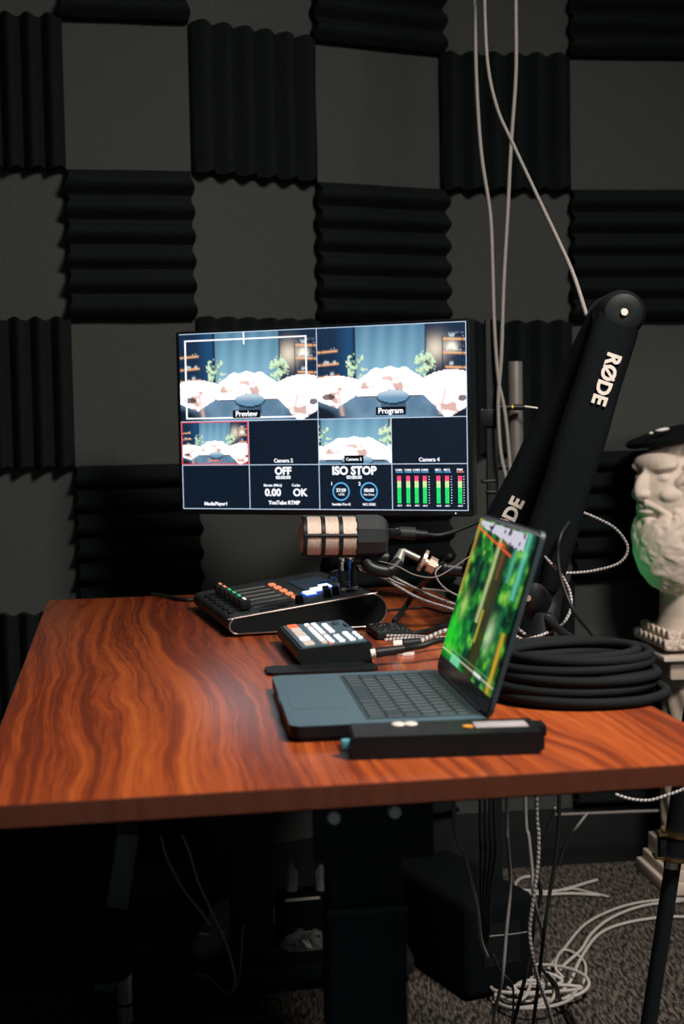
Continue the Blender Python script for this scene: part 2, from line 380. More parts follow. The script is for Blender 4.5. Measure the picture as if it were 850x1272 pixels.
# ------------------------------------------------------------------ monitor
a_ = P(219, 413, d=2.636 * 1.0); ML = Vector((-.301, 2.625, 0)); MR = Vector((.2215, 2.405, 0)); MWv = MR - ML; MW = MWv.length
mrz = math.atan2(MWv.y, MWv.x); MH = .337; mz0 = .907
mon = thing('monitor', 'flat black monitor showing a multi-view video switcher display behind the desk', 'monitor', (ML.x, ML.y, 0), mrz)
MB().box((MW / 2, .018, mz0 + MH / 2), (MW, .034, MH), bev=.004).build('housing', 'blackp', mon)
MB().box((MW / 2, -.0005, mz0 + MH / 2), (MW - .004, .004, MH - .004), bev=.001).build('screen_glass', 'screenblack', mon)
MB().box((MW / 2, .05, mz0 + .15), (.2, .05, .18), bev=.015).build('rear_cover', 'blackp', mon)
MB().box((MW / 2, .085, 1.04), (.10, .03, .10), bev=.008).box((MW / 2, .34, 1.04), (.04, .50, .04), bev=.006).build('wall_arm', 'blackmetal', mon)
MB().cyl((MW - .028, -.003, mz0 + .006), (MW - .028, -.0036, mz0 + .006), .0012, n=10).build('power_light', 'gwhite', mon)
S0x, S1x = .009, MW - .005; S0z, S1z = mz0 + .011, mz0 + MH - .006; SW = S1x - S0x; SH = S1z - S0z
def sp(u, v, y=-.0030): return (S0x + u * SW, y, S1z - v * SH)
def mixc(a, b_, t): t = t[..., None]; return a * (1 - t) + b_ * t
def sm(e0, e1, x): t = np.clip((x - e0) / (e1 - e0), 0, 1); return t * t * (3 - 2 * t)
def C(*c): return np.array(lin(c))
def room(U, V, zoom=False):
    if zoom: U = .5 + (U - .5) * .50; V = .20 + V * .62
    n1 = vnoise(U, V, 30, 20, 3); n2 = vnoise(U, V, 9, 6, 11)
    c = np.ones(U.shape + (3,)) * C(14, 40, 66)
    c = mixc(c, c * 1 + C(20, 70, 110), sm(.1, .24, U) * (1 - sm(.24, .26, U)) * .6)
    g = np.exp(-(((U - .80) / .07) ** 2 + ((V - .27) / .13) ** 2)); c = mixc(c, np.ones_like(c) * C(225, 210, 190), np.clip(g * .9, 0, 1))
    bd = ((U > .265) & (U < .735)).astype(float)
    fold = .5 + .5 * np.sin(U * 60 + np.sin(V * 3))
    back = mixc(np.ones_like(c) * C(44, 92, 124), np.ones_like(c) * C(140, 186, 208), np.clip(.25 + .55 * V / .5 * (1 - abs(U - .5) * 1.2) + .25 * (fold - .5) * .6, 0, 1))
    c = mixc(c, back, bd)
    for e in (.262, .735): c = mixc(c, np.ones_like(c) * C(6, 22, 40), np.exp(-((U - e) / .006) ** 2) * .9)
    for s0, s1, vv in ((0, .145, .27), (0, .15, .41), (0, .155, .545), (.85, 1, .17), (.84, 1, .315), (.86, 1, .47)):
        k = ((U > s0) & (U < s1)) * np.exp(-((V - vv + (U - s0) * .1 * (1 if s0 < .5 else -1)) / .011) ** 2); c = mixc(c, np.ones_like(c) * C(240, 175, 120), k)
        o_ = ((U > s0 + .03) & (U < s1 - .02)) * np.exp(-((V - vv + .035) / .02) ** 2) * (n1 > .52); c = mixc(c, np.ones_like(c) * C(200, 215, 225), o_ * .8)
    c = mixc(c, np.ones_like(c) * C(255, 245, 225), np.exp(-(((U - .905) / .035) ** 2 + ((V - .25) / .05) ** 2)))
    for s0 in (.03, .845, .975): c = mixc(c, np.ones_like(c) * C(10, 20, 30), ((V > .14) & (V < .6)) * np.exp(-((U - s0) / .004) ** 2) * .8)
    # floor
    fl = sm(.70, .76, V); c = mixc(c, mixc(np.ones_like(c) * C(70, 104, 130), np.ones_like(c) * C(120, 150, 175), n2), fl)
    dk = sm(.76, .98, V) * np.clip(1 - np.minimum(U, 1 - U) / .25, 0, 1); c = mixc(c, np.ones_like(c) * C(8, 24, 40), np.clip(dk * 1.7, 0, 1))
    # plants
    for px, sd in ((.27, 5), (.73, 8)):
        rr = ((U - px) / .075) ** 2 + ((V - .43) / .16) ** 2; n = vnoise(U, V, 55, 34, sd)
        k = (rr < 1) * (n > .40 + .22 * rr); c = mixc(c, mixc(np.ones_like(c) * C(60, 120, 90), np.ones_like(c) * C(205, 228, 190), np.clip((n - .35) * 3, 0, 1)), k * .95)
    wht = np.ones_like(c) * C(246, 236, 240) * 1.7; shd = np.ones_like(c) * C(206, 170, 160)
    def sofa(c, top, bot, u0, u1, seed):
        k = (U > u0) & (U < u1) & (V > top) & (V < bot); nn = vnoise(U, V, 11, 9, seed)
        col_ = mixc(wht, shd, np.clip(sm(.62, .76, nn) * sm(0, .5, (V - top) / (bot - top + 1e-3)) * 1.1, 0, 1))
        return mixc(c, col_, k.astype(float))
    c = sofa(c, .455 + 9 * np.abs(U - .5) ** 3.2 * 2.2 + .01 * np.sin(U * 60), .76 - .02 * np.abs(U - .5), .27, .73, 21)
    c = mixc(c, np.ones_like(c) * C(20, 36, 52), ((U > .3) & (U < .7) & (V > .755) & (V < .775)).astype(float))
    c = sofa(c, .53 + .9 * (U - .12) ** 2 * 2, .80 + .62 * U - np.maximum(0, U - .13) * 1.6, -.01, .30, 31)
    c = sofa(c, .50 + 1.2 * (U - .90) ** 2 * 2, 1.02 - np.maximum(0, .87 - U) * 1.7 - np.maximum(0, U - .87) * 1.0, .69, 1.01, 41)
    c = mixc(c, np.ones_like(c) * C(60, 34, 40), (((U - .075) / .045) ** 2 + ((V - .76) / .035) ** 2 < 1) * .9)
    c = mixc(c, np.ones_like(c) * C(50, 34, 44), (((U - .97) / .03) ** 2 + ((V - .80) / .035) ** 2 < 1) * .9)
    for x0, k_ in ((.14, 1), (.86, -1)):
        lx = x0 + k_ * (V - .7) * .12; c = mixc(c, shd, (V > .70) * (V < .97) * np.exp(-((U - lx) / .014) ** 2) * .85)
    e = ((U - .515) / .112) ** 2 + ((V - .775) / .082) ** 2
    leg = ((abs(U - .515) < .085) & (V > .79) & (V < .93)).astype(float); c = mixc(c, np.ones_like(c) * C(46, 70, 92), leg * .75)
    c = mixc(c, np.ones_like(c) * C(16, 40, 60), ((e < 1.0)).astype(float)); e2 = ((U - .515) / .106) ** 2 + ((V - .765) / .07) ** 2
    c = mixc(c, mixc(np.ones_like(c) * C(96, 138, 168), np.ones_like(c) * C(190, 205, 215), sm(.8, .69, V)), (e2 < 1).astype(float))
    return c * .78
def pane(name, u0, v0, u1, v1, fn, nx, ny): return picture(name, nx, ny, fn, lambda u, v: sp(u0 + u * (u1 - u0), v0 + v * (v1 - v0)), 'image', mon)
def flat(col_): return lambda U, V: np.ones(U.shape + (3,)) * C(*col_)
pane('camera_view', 0, 0, .5, .5, room, 150, 90)['label'] = 'preview picture of white sofas'
pane('camera_view', .5, 0, 1, .5, room, 150, 90)['label'] = 'programme picture of white sofas'
pane('camera_view', 0, .5, .25, .75, room, 90, 54)['label'] = 'small red-framed picture of white sofas'
pane('camera_view', .5, .5, .75, .75, lambda U, V: room(U, V, True), 90, 54)['label'] = 'small close picture of a white sofa'
for (u0, v0) in ((.25, .5), (.75, .5), (0, .75), (.25, .75), (.5, .75), (.75, .75)): pane('blank_pane', u0, v0, u0 + .25, v0 + .25, flat((0, 15, 31)), 2, 2)
def sbox(b, u0, v0, u1, v1, y=-.0034, t=.0003):
    p = sp(u0, v0); q = sp(u1, v1); b.box(((p[0] + q[0]) / 2, y, (p[2] + q[2]) / 2), (abs(q[0] - p[0]), t, abs(p[2] - q[2])))
lw = .0024; lh = .0040
b = MB()
for v in (0, .5, .75, 1): sbox(b, 0, v - lh / 2, 1, v + lh / 2)
sbox(b, .5 - lw / 2, 0, .5 + lw / 2, 1)
for u in (.25, .75): sbox(b, u - lw / 2, .5, u + lw / 2, 1)
sbox(b, 0, .5, 0 + lw, 1); sbox(b, 1 - lw, 0, 1, 1); b.build('grid_lines', 'gline', mon, smooth=False)
b = MB()
for q in ((.02, .035, .465, .043), (.02, .478, .465, .486), (.02, .035, .0255, .486), (.4595, .035, .465, .486), (.238, .0, .2425, .07)): sbox(b, *q)
b.build('safe_frame', 'gwhite', mon, smooth=False)
b = MB()
for q in ((.001, .502, .25, .5075), (.001, .741, .25, .7465), (.001, .502, .0045, .7465), (.2455, .502, .25, .7465)): sbox(b, *q, y=-.0038)
b.build('red_frame', 'gred', mon, smooth=False)
def cap(s, u, v, size, bold=0, m='txt', plate=None, y=-.0046):
    if plate:
        b = MB(); sbox(b, u - plate, v - .022, u + plate, v + .022, y=-.0040); b.build('caption_plate', 'screenblack', mon, smooth=False)
    p = sp(u, v); return text('caption', s, size, m, mon, (p[0], y, p[2]), bold=bold)
cap('Preview', .245, .462, .0135, .0003, plate=.05); cap('Program', .75, .462, .0135, .0003, plate=.05)
cap('Camera 1', .125, .723, .0075, .0001, m='gorange'); cap('Camera 2', .375, .728, .0095, .0002); cap('Camera 3', .622, .723, .0075, .0001, plate=.033); cap('Camera 4', .875, .728, .0095, .0002)
cap('MediaPlayer1', .125, .972, .0090, .0002)
cap('OFF', .373, .787, .0185, .0007); cap('00:00:00', .373, .822, .0085, .0002)
cap('Bitrate (Mb/s)', .335, .866, .0065, .0001); cap('Cache', .418, .866, .0065, .0001); cap('0.00', .335, .908, .0185, .0006); cap('OK', .432, .908, .0185, .0006); cap('YouTube RTMP', .375, .964, .0095, .0003)
cap('ISO STOP', .622, .787, .0200, .0008); cap('00:00:00', .622, .822, .0085, .0002)
for u, s1, s2, s3, n_ in ((.576, '37:59', '1.0TB', 'Sandisk Pro-G', '1'), (.672, '00:00', 'No Drive', 'NO DISK', '2')):
    b = MB(); p = sp(u, .90); r1 = .0165
    for k in range(40):
        a0 = 2 * PI * k / 40; a1 = 2 * PI * (k + 1) / 40
        vv = [b.bm.verts.new((p[0] + r * math.sin(a), -.0044, p[2] + r * math.cos(a))) for r, a in ((r1, a0), (r1, a1), (r1 - .0026, a1), (r1 - .0026, a0))]; b.bm.faces.new(vv)
    b.build('ring_gauge', 'gcyan', mon, smooth=False)
    cap(s1, u, .894, .0085, .0002); cap(s2, u, .917, .0052); cap(s3, u, .971, .0062, .0001); cap(n_, u - .032, .858, .0085, .0002)
def meter(u, name):
    fn = lambda U, V: np.where((V < .2)[..., None], C(205, 60, 95), np.where((V < .42)[..., None], C(160, 190, 130), C(25, 175, 85))) * (.75 + .5 * (np.abs(U - .5) > .12))[..., None] * (.8 + .4 * vnoise(U, V, 2, 24, int(u * 999)))[..., None]
    o = picture('level_meter', 7, 40, fn, lambda a, c_: sp(u + a * .0125, .815 + c_ * .148, -.0044), 'image', mon)
for k, u in enumerate((.768, .798, .826, .853, .898, .926, .968)):
    meter(u, 'm'); b = MB(); sbox(b, u - .005, .792, u + .019, .797); b.build('meter_mark', 'gorange' if k == 6 else 'gcyan', mon, smooth=False)
    cap(('CAM1', 'CAM2', 'CAM3', 'CAM4', 'MIC1', 'MIC2', 'PGM')[k], u + .006, .783, .0050, .0001, m='txt'); cap('-00.0', u + .006, .976, .0045)
b = MB()
for u in (.871, .944, .984):
    for k in range(11): sbox(b, u, .818 + k * .0142, u + .004, .821 + k * .0142)
b.build('scale_ticks', 'txt', mon, smooth=False)

# ------------------------------------------------------------------ laptop
LR = .112; lb = P(360, 903, z=.767); LX, LY = .208, .292
lap = thing('laptop', 'open dark blue-grey laptop with a green forest picture on its screen', 'laptop', (lb.x, lb.y, .7505), LR)
def rrect(x0, y0, x1, y1, r, n=6):
    out = []
    for cx, cy, a0 in ((x1 - r, y1 - r, 0), (x0 + r, y1 - r, PI / 2), (x0 + r, y0 + r, PI), (x1 - r, y0 + r, 3 * PI / 2)):
        for k in range(n + 1): a = a0 + PI / 2 * k / n; out.append((cx + r * math.cos(a), cy + r * math.sin(a)))
    return out
b = MB(); b.prism(rrect(.004, .004, LX - .004, LY - .004, .012), .0, .006, 'z'); b.build('underside', 'blackp', lap)
b = MB(); b.prism(rrect(0, 0, LX, LY, .013), .005, .0158, 'z'); b.build('base', 'blackp', lap, ang=.5)  # sides coloured black to hold the shade on the near faces
b = MB(); b.prism(rrect(.0006, .0006, LX - .0006, LY - .0006, .0125), .0158, .0166, 'z'); b.build('deck', 'alu', lap, ang=.5)
b = MB(); b.box((.105 + .035, LY / 2, .0167), (.118, LY - .038, .0006)); b.build('keyboard_well', 'key', lap, smooth=False)
b = MB(); b.prism(rrect(.010, .085, .072, LY - .085, .005), .0162, .0169, 'z'); b.build('trackpad', 'alu', lap)
b = MB(); b.box((-.0002, LY / 2, .0145), (.003, .04, .0045), bev=.001); b.build('lid_notch', 'key', lap)
kx0 = .0835; kp = .0186; ky = .0183
KW = [[.9, .9, .9, 1.15, 5.2, 1.15, .9, .9, .9, .9], [2.2] + [1] * 10 + [2.2], [1.7] + [1] * 11 + [1.7], [1.4] + [1] * 12 + [1.0], [1] * 13 + [1.5], [1.35] + [1] * 13]
for r, row in enumerate(KW):
    tot = sum(row); y = LY - .022; span = LY - .044
    hgt = kp if r < 5 else kp * .8
    for wd in row:
        w_ = wd / tot * span; MB().box((kx0 + r * kp + hgt / 2, y - w_ / 2, .0174), (hgt - .0030, w_ - .0030, .0014), bev=.0006, seg=1).build('key', 'key', lap)
        y -= w_
lt = math.radians(17.5); lidm = Matrix.Rotation(lt, 3, 'Y')
def lidp(h, y, off=0): v = lidm @ Vector((-off, 0, h)); return Vector((LX - .004 + v.x, y, .017 + v.z))
lid = bpy.data.objects.new('lid_pivot', None)
LH = .200
b = MB(); pts = rrect(0.0, 0.001, LH, LY - .001, .010); A = [b.bm.verts.new(lidp(h, y, 0)) for h, y in pts]; B = [b.bm.verts.new(lidp(h, y, -.005)) for h, y in pts]; n_ = len(pts)
for i in range(n_): b.bm.faces.new((A[i], A[(i + 1) % n_], B[(i + 1) % n_], B[i]))
b.bm.faces.new(A[::-1]); b.bm.faces.new(B); lido = b.build('lid', 'key', lap, ang=.5)  # dark lid colour carries the shade on its near edge
b = MB(); A = [b.bm.verts.new(lidp(h, y, .0012)) for h, y in rrect(.002, .003, LH - .002, LY - .003, .009)]; B = [b.bm.verts.new(lidp(h, y, -.0002)) for h, y in rrect(.002, .003, LH - .002, LY - .003, .009)]
for i in range(n_): b.bm.faces.new((A[i], A[(i + 1) % n_], B[(i + 1) % n_], B[i]))
b.bm.faces.new(A); b.bm.faces.new(B[::-1]); b.build('bezel', 'screenblack', lido, ang=.5)
b = MB(); b.cyl((LX - .002, .03, .014), (LX - .002, LY - .03, .014), .006, n=16); b.build('hinge', 'blackp', lap)
def forest(U, V):
    O = np.ones(U.shape + (3,)); n = vnoise(U, V, 12, 14, 50, 4); nb = vnoise(U, V, 5, 4, 60); st = vnoise(U, V, 26, 4, 70)
    c = mixc(O * C(3, 38, 24), O * C(40, 150, 45), np.clip((n - .38) * 3.2, 0, 1))
    c = mixc(c, O * C(150, 205, 70), np.clip((n - .60) * 5, 0, 1) * .8)
    c = mixc(c, O * C(12, 95, 75), np.clip((st - .5) * 3, 0, 1) * .7)
    c = mixc(c, O * C(30, 200, 40), np.exp(-(((U - .10) / .2) ** 2 + ((V - .82) / .16) ** 2)) * np.clip(n * 2 - .25, 0, 1))
    c = mixc(c, O * C(190, 225, 170), np.exp(-(((U - .72) / .06) ** 2 + ((V - .68) / .09) ** 2)) * .8)
    c = mixc(c, O * C(190, 235, 120), np.exp(-(((U - .17) / .05) ** 2 + ((V - .60) / .08) ** 2)) * .7)
    tk = (U > .50) & (U < .66); c = mixc(c, mixc(O * C(34, 30, 18), O * C(60, 58, 30), st), tk * sm(.0, .16, V) * .92)
    c = mixc(c, O * C(175, 190, 130), np.exp(-((U - .47 + (V - .3) * .03) / .028) ** 2) * (V < .66) * (V > .08))
    c = mixc(c, O * C(185, 165, 60), np.exp(-((U - .52) / .016) ** 2) * (V > .56) * (V < .78))
    c = mixc(c, O * C(120, 80, 40), np.exp(-((U - .58 + V * .02) / .02) ** 2) * (V < .35) * .8)
    c = mixc(c, O * C(100, 205, 175), np.exp(-((U - .90) / .035) ** 2) * (V < .42) * .8); c = mixc(c, O * C(100, 195, 160), np.exp(-((U - .76) / .03) ** 2) * (V < .34) * .6)
    c = mixc(c, O * C(200, 160, 40), np.exp(-((U - .93) / .03) ** 2) * (V > .62) * np.clip(st * 2 - .3, 0, 1))
    c = mixc(c, O * C(170, 140, 60), np.exp(-((U - .03) / .03) ** 2) * (V < .55) * .8)
    wn = vnoise(U, V, 22, 26, 90, 2); k = (V < .045 + .095 * U + .03 * (wn - .5)) & (V > .012) & (U < .86) & (U > .04)
    c = mixc(c, mixc(O * C(210, 205, 220), O * C(60, 60, 80), (wn > .66).astype(float)), k.astype(float) * .95)
    k = (U < .70) * np.exp(-((V - .062 - U * .16) / .0065) ** 2); c = mixc(c, O * C(255, 90, 50), k)
    c = mixc(c, O * C(250, 120, 50), np.exp(-(((U - .5) / .05) ** 2 + ((V - .125) / .012) ** 2)))
    c = mixc(c, O * C(150, 190, 120), np.exp(-((V - .915) / .004) ** 2) * .5)
    c = mixc(c, O * C(220, 225, 190), np.exp(-((V - .945) / .005) ** 2) * .8); c = mixc(c, O * C(255, 255, 255), np.exp(-((V - .945) / .009) ** 2) * (np.abs(U - .72) < .06))
    c = mixc(c, O * C(120, 220, 170), (np.abs(U - .30) < .09) * (np.abs(V - .965) < .03) * .8)
    return c * 1.0
picture('screen', 110, 150, forest, lambda u, v: lidp(LH - .006 - v * (LH - .026), LY - .006 - u * (LY - .012), .0020), 'lapimage', lido)

# ------------------------------------------------------------------ audio mixer
mo = P(284, 792, z=.75); MR_ = TH + .10
mix = thing('audio_mixer', 'dark grey wedge-shaped audio mixer with silver edging, faders and glowing pads', 'audio mixer', (mo.x, mo.y, .7505), MR_)
def mprof(ins=0):
    Wd = .252; pts = []
    for k in range(9): a = PI * 1.5 - PI * k / 8; pts.append((.014 + (.0135 - ins) * math.cos(a), .0165 + (.0135 - ins) * math.sin(a)))
    # top rises to the right
    for k in range(13): a = PI * .56 - PI * 1.06 * k / 12; pts.append((Wd - .027 + (.0265 - ins) * math.cos(a), .0295 + (.0265 - ins) * math.sin(a)))
    return pts
MD = .345
b = MB(); b.prism(mprof(0), 0, MD); b.build('body', 'darkgrey', mix, ang=.5)
b = MB(); b.prism(mprof(.0035), -.0008, .002); b.build('side_panel', 'blackm', mix, ang=.5)
pf = [Vector((x, -.0005, z)) for x, z in mprof(.0012)]; b = MB(); b.tube(pf + [pf[0]], .0014, n=6, sub=2); b.build('silver_edge', 'silver', mix, ang=3)
def mtop(x): return .031 + (x - .015) * (.0560 - .031) / (.222 - .015)
tilt = math.atan((.0560 - .031) / .207)
def mrot(): return Matrix.Rotation(-tilt, 3, 'Y')
for k in range(6):
    y = .055 + k * .043
    MB().box((.082, y, mtop(.082) + .0004), (.062, .004, .0012), rot=mrot()).build('fader_slot', 'silver' if 0 else 'steel', mix, smooth=False)
    f = MB().box((.036, y, mtop(.036) + .009), (.017, .024, .016), rot=mrot(), bev=.003).build('fader_cap', 'blackp', mix)
    MB().box((.036, y, mtop(.036) + .0175), (.003, .02, .0012), rot=mrot()).build('fader_light', ['txt', 'ggreen', 'ggreen', 'ggreen', 'gorange', 'gorange'][k], f, smooth=False)
    MB().box((.014, y, mtop(.018) + .0004), (.008, .026, .0016), rot=mrot(), bev=.0006).build('button', 'blackp', mix)
for k in range(5):
    MB().box((.125, .085 + k * .045, mtop(.125) + .0015), (.010, .022, .003), rot=mrot(), bev=.001).build('lit_button', 'gorange', mix)
for x, y, r in ((.118, .028, .0068), (.166, .04, .006), (.182, .05, .006), (.172, .072, .006)):
    kb = MB().cyl((x, y, mtop(x)), (x - .001, y, mtop(x) + .012), r, r * .85).build('knob', 'blackp', mix)
for x, y, w_ in ((.060, .018, .014), (.075, .018, .010), (.092, .026, .016)): MB().box((x, y, mtop(x) + .0008), (w_, .008, .002), rot=mrot(), bev=.0006).build('button', 'blackp', mix)
MB().box((.180, .20, mtop(.180) + .001), (.055, .13, .002), rot=mrot(), bev=.0006).build('display', 'gteal', mix)
for x, y in ((.150, .095), (.168, .118), (.187, .140)):
    MB().box((x, y, mtop(x) + .002), (.016, .034, .004), rot=mrot(), bev=.001).build('lit_pad', 'gblue', mix)
    MB().box((x, y, mtop(x) + .0008), (.020, .042, .0018), rot=mrot(), bev=.0006).build('pad_surround', 'gbluedeep', mix)
for x, y in ((.205, .05), (.222, .07), (.212, .10), (.224, .13), (.20, .17)):
    MB().cyl((x, y, mtop(min(x, .222)) - .001), (x, y, mtop(min(x, .222)) + .003), .0055, n=16).build('jack_socket', 'blackp', mix)
# plugs standing in the sockets and their leads
plugs = [(.196, .06, .0045), (.213, .055, .006), (.206, .11, .005), (.221, .085, .0045)]
pc = []
for k, (x, y, r) in enumerate(plugs):
    w = mix.matrix_world @ Vector((x, y, mtop(min(x, .222)) + .002)) if False else Vector(mix.location) + Matrix.Rotation(MR_, 3, 'Z') @ Vector((x, y, mtop(min(x, .222)) + .004))
    lab = ['slim steel jack plug standing at the left of the mixer sockets', 'short fat black jack plug nearest the front edge of the mixer', 'black jack plug at the back of the mixer sockets', 'black plug with gold ring at the right of the mixer sockets'][k]
    t = thing('jack_plug', lab, 'plug', w, 0, 'jack plugs standing in the mixer')
    MB().cyl((0, 0, 0), (0, 0, .030), r, r * .8, n=14).build('plug_body', 'blackp', t)
    MB().cyl((0, 0, .029), (0, 0, .042), r * .62, r * .5, n=12).build('sleeve', 'steel' if k in (0, 3) else 'rubber', t)
    MB().cyl((0, 0, -.002), (0, 0, .003), r * 1.15, n=14).build('collar', 'brass' if k == 3 else 'steel', t)
    pc.append(w + Vector((0, 0, .041)))
bcable('braided_cable', 'upper black-and-white braided cable arching from the mixer to behind the laptop', [pc[0], pc[0] + Vector((.006, 0, .012)), P(452, 706, d=2.26), P(480, 713, d=2.25), P(520, 733, d=2.2), P(562, 750, d=2.12), P(620, 765, d=2.05), P(655, 790, d=2.03)], .0026, 'braided cables from the mixer')
bcable('braided_cable', 'lower black-and-white braided cable arching from the mixer to behind the laptop', [pc[1], pc[1] + Vector((.004, 0, .016)), P(450, 704, d=2.22), P(478, 719, d=2.2), P(520, 743, d=2.14), P(562, 757, d=2.08), P(610, 775, d=2.03), P(650, 795, d=2.0)], .0024, 'braided cables from the mixer')
cable('audio_cable', 'dark lead looping up from the back socket of the mixer', [pc[2], pc[2] + Vector((0, 0, .014)), P(425, 706, d=2.36), P(412, 712, d=2.42), P(406, 728, d=2.46)], .002, 'greycord')
cable('audio_cable', 'thin blue lead trailing left across the mixer display', [pc[2] + Vector((.002, .004, -.002)), P(418, 716, d=2.34), P(400, 723, d=2.36), P(375, 730, d=2.40), P(352, 732, d=2.44)], .0014, 'bluecord')
cable('audio_cable', 'short blue lead standing among the plugs at the mixer corner', [pc[3] + Vector((-.006, 0, -.045)), pc[3] + Vector((-.005, 0, -.01)), pc[3] + Vector((-.004, 0, .022)), P(433, 704, d=2.3)], .0018, 'bluecord')
cable('audio_cable', 'black lead looping out of the right-hand mixer socket', [pc[3], pc[3] + Vector((.001, 0, .012)), P(448, 708, d=2.26), P(470, 712, d=2.3), P(505, 728, d=2.3), P(560, 735, d=2.3)], .0018, 'greycord')
cable('power_cable', 'black cable coming over the far left edge of the desk to the mixer', [P(188, 738, z=.757), P(208, 741, z=.755), P(232, 745, z=.754), P(262, 742, z=.754), P(285, 741, z=.756)], .0035, 'rubber')

# ------------------------------------------------------------------ video switcher
so = P(374, 830, z=.75); sv = P(348, 789, z=.775)
SR = TH + .01; SX, SY, SZ = .100, .215, .030
sw = thing('video_switcher', 'small black video switcher covered in glowing white buttons beside the mixer', 'video switcher', (so.x - .004, so.y, .7505), SR)
b = MB(); b.prism([(0.008, 0), (SX, 0), (SX, SZ - .002), (SX - .003, SZ), (.003, SZ - .006), (0, SZ - .009), (0, .010)], 0, SY); b.build('body', 'blackp', sw, ang=.4)
MB().box((SX / 2 + .001, SY / 2, SZ - .0024), (SX - .012, SY - .012, .0020), rot=Matrix.Rotation(-.062, 3, 'Y')).build('control_panel', 'alu', sw, smooth=False)
def swz(x): return SZ - .0014 + (x - SX / 2) * .062
def sbtn(x, y, w_, l, m): MB().box((x, y, swz(x) + .0012), (w_ * .86, l * .84, .0026), rot=Matrix.Rotation(-.062, 3, 'Y'), bev=.0008).build('button', m, sw)
sbtn(.019, .188, .016, .026, 'gredor'); sbtn(.0195, .150, .015, .034, 'gcream'); sbtn(.0195, .108, .015, .034, 'gcream'); sbtn(.0195, .070, .015, .028, 'gwhite'); sbtn(.0195, .030, .015, .03, 'gcream')
for i, x in enumerate((.040, .050)):
    for k in range(9): sbtn(x, .025 + k * .0205, .0075, .013, 'gwhite' if (i * 5 + k * 3) % 7 else 'gcream')
for k in range(8):
    if k in (3,): continue
    sbtn(.0635, .022 + k * .0215, .0085, .014, 'gwhite')
for k in range(4): sbtn(.078, .024 + k * .019, .0085, .013, 'gwhite')
for k in range(3): sbtn(.090, .030 + k * .022, .006, .012, 'gwhite')
sbtn(.046, .006 + .004, .004, .006, 'gredor'); sbtn(.080, .175, .010, .02, 'key'); sbtn(.091, .15, .006, .03, 'key')
hub = P(466, 800, z=.75)
h = thing('junction_box', 'black speckled box between the switcher and the laptop lid', 'box', (hub.x + .002, hub.y + .03, .7505), TH)
MB().box((.03, .05, .006), (.055, .10, .011), bev=.003).build('body', 'rubber', h)
b = MB()
for k in range(40): x = random.uniform(.006, .054); y = random.uniform(.004, .095); b.box((x, y, .0116), (.0014, .002, .0006))
b.build('speckles', 'greycord', h, smooth=False)
# plugs of the switcher
def plug(label, a, bq, c_, band):
    t = thing('cable_plug', label, 'plug', a, 0, 'cable plugs right of the switcher')
    a = Vector(a); L_ = lambda q: Vector(q) - a
    MB().cyl(L_(a), L_(bq), .006, n=14).build('plug_tip', band, t)
    MB().cyl(L_(bq), L_(c_), .0068, .0055, n=14).build('plug_body', 'rubber', t); return t
plug('black plug with a cream ring pushed into the switcher side', P(461, 812, d=1.87), P(467, 811, d=1.87), P(502, 806, d=1.88), 'whitep')
plug('black plug with a white band and a grey cable, behind the switcher', P(489, 801, d=1.95), P(500, 800, d=1.95), P(522, 797, d=1.96), 'whitep')
bcable('braided_cable', 'grey woven cable running from the white-banded plug behind the laptop lid', [P(522, 797, d=1.96), P(535, 791, d=1.97), P(556, 783, d=1.98), P(600, 775, d=2.0), P(640, 790, d=1.98)], .0034)
cable('power_cable', 'black cable running from the ringed plug behind the laptop lid', [P(502, 806, d=1.88), P(525, 802, d=1.88), P(552, 795, d=1.9), P(600, 800, d=1.95), P(640, 805, d=1.96)], .0042, 'rubber')
bcable('braided_cable', 'braided cable lying flat on the desk right of the switcher, nearer one', [P(478, 795, z=.757), P(510, 793, z=.757), P(550, 796, z=.757), P(600, 800, z=.757), P(650, 797, z=.757), P(662, 790, z=.757)], .0026, 'braided cables lying on the desk')
bcable('braided_cable', 'braided cable lying flat on the desk right of the switcher, farther one', [P(480, 790, z=.757), P(512, 790, z=.757), P(545, 792, z=.757), P(590, 792, z=.757), P(640, 797, z=.757), P(660, 794, z=.757)], .0024, 'braided cables lying on the desk')
cable('power_cable', 'black cable lying across the desk between the switcher plugs and the microphone base', [P(490, 787, z=.756), P(520, 786, z=.756), P(560, 776, z=.756), P(600, 768, z=.756), P(640, 770, z=.756)], .004, 'rubber')
cable('power_cable', 'thin black cable wandering over the wood behind the plugs', [P(482, 758, z=.7525), P(505, 756, z=.7525), P(530, 755, z=.7525), P(560, 762, z=.7525), P(600, 758, z=.7525)], .0018, 'rubber')
cable('power_cable', 'thick black cable slanting down past the braided cables to the desk', [P(560, 690, d=2.15), P(540, 712, d=2.2), P(520, 730, z=.80), P(505, 752, z=.765), P(490, 772, z=.754)], .0045, 'rubber')
b = MB(); b.prism([(0, 0), (.006, -.006), (.018, -.008), (.024, 0), (.016, .008), (.006, .008)], 0, .0035, 'z'); o = b.build('cable_tag', 'whitep', ang=.4)
o.location = P(494, 814, z=.7505); o.rotation_euler = (0, 0, TH); tag(o, 'small white almond-shaped tag lying on the desk behind the laptop', 'tag')
b = MB(); b.prism(rrect(0, 0, .145, .055, .012), 0, .004, 'z'); o = b.build('slab', 'blackp', ang=.4)  # thin dark rounded slab behind the laptop
q = P(334, 836, z=.752); o.location = (q.x, q.y - .016, .7505); o.rotation_euler = (0, 0, TH); tag(o, 'flat dark grey slab lying just behind the laptop, in front of the switcher', 'slab')

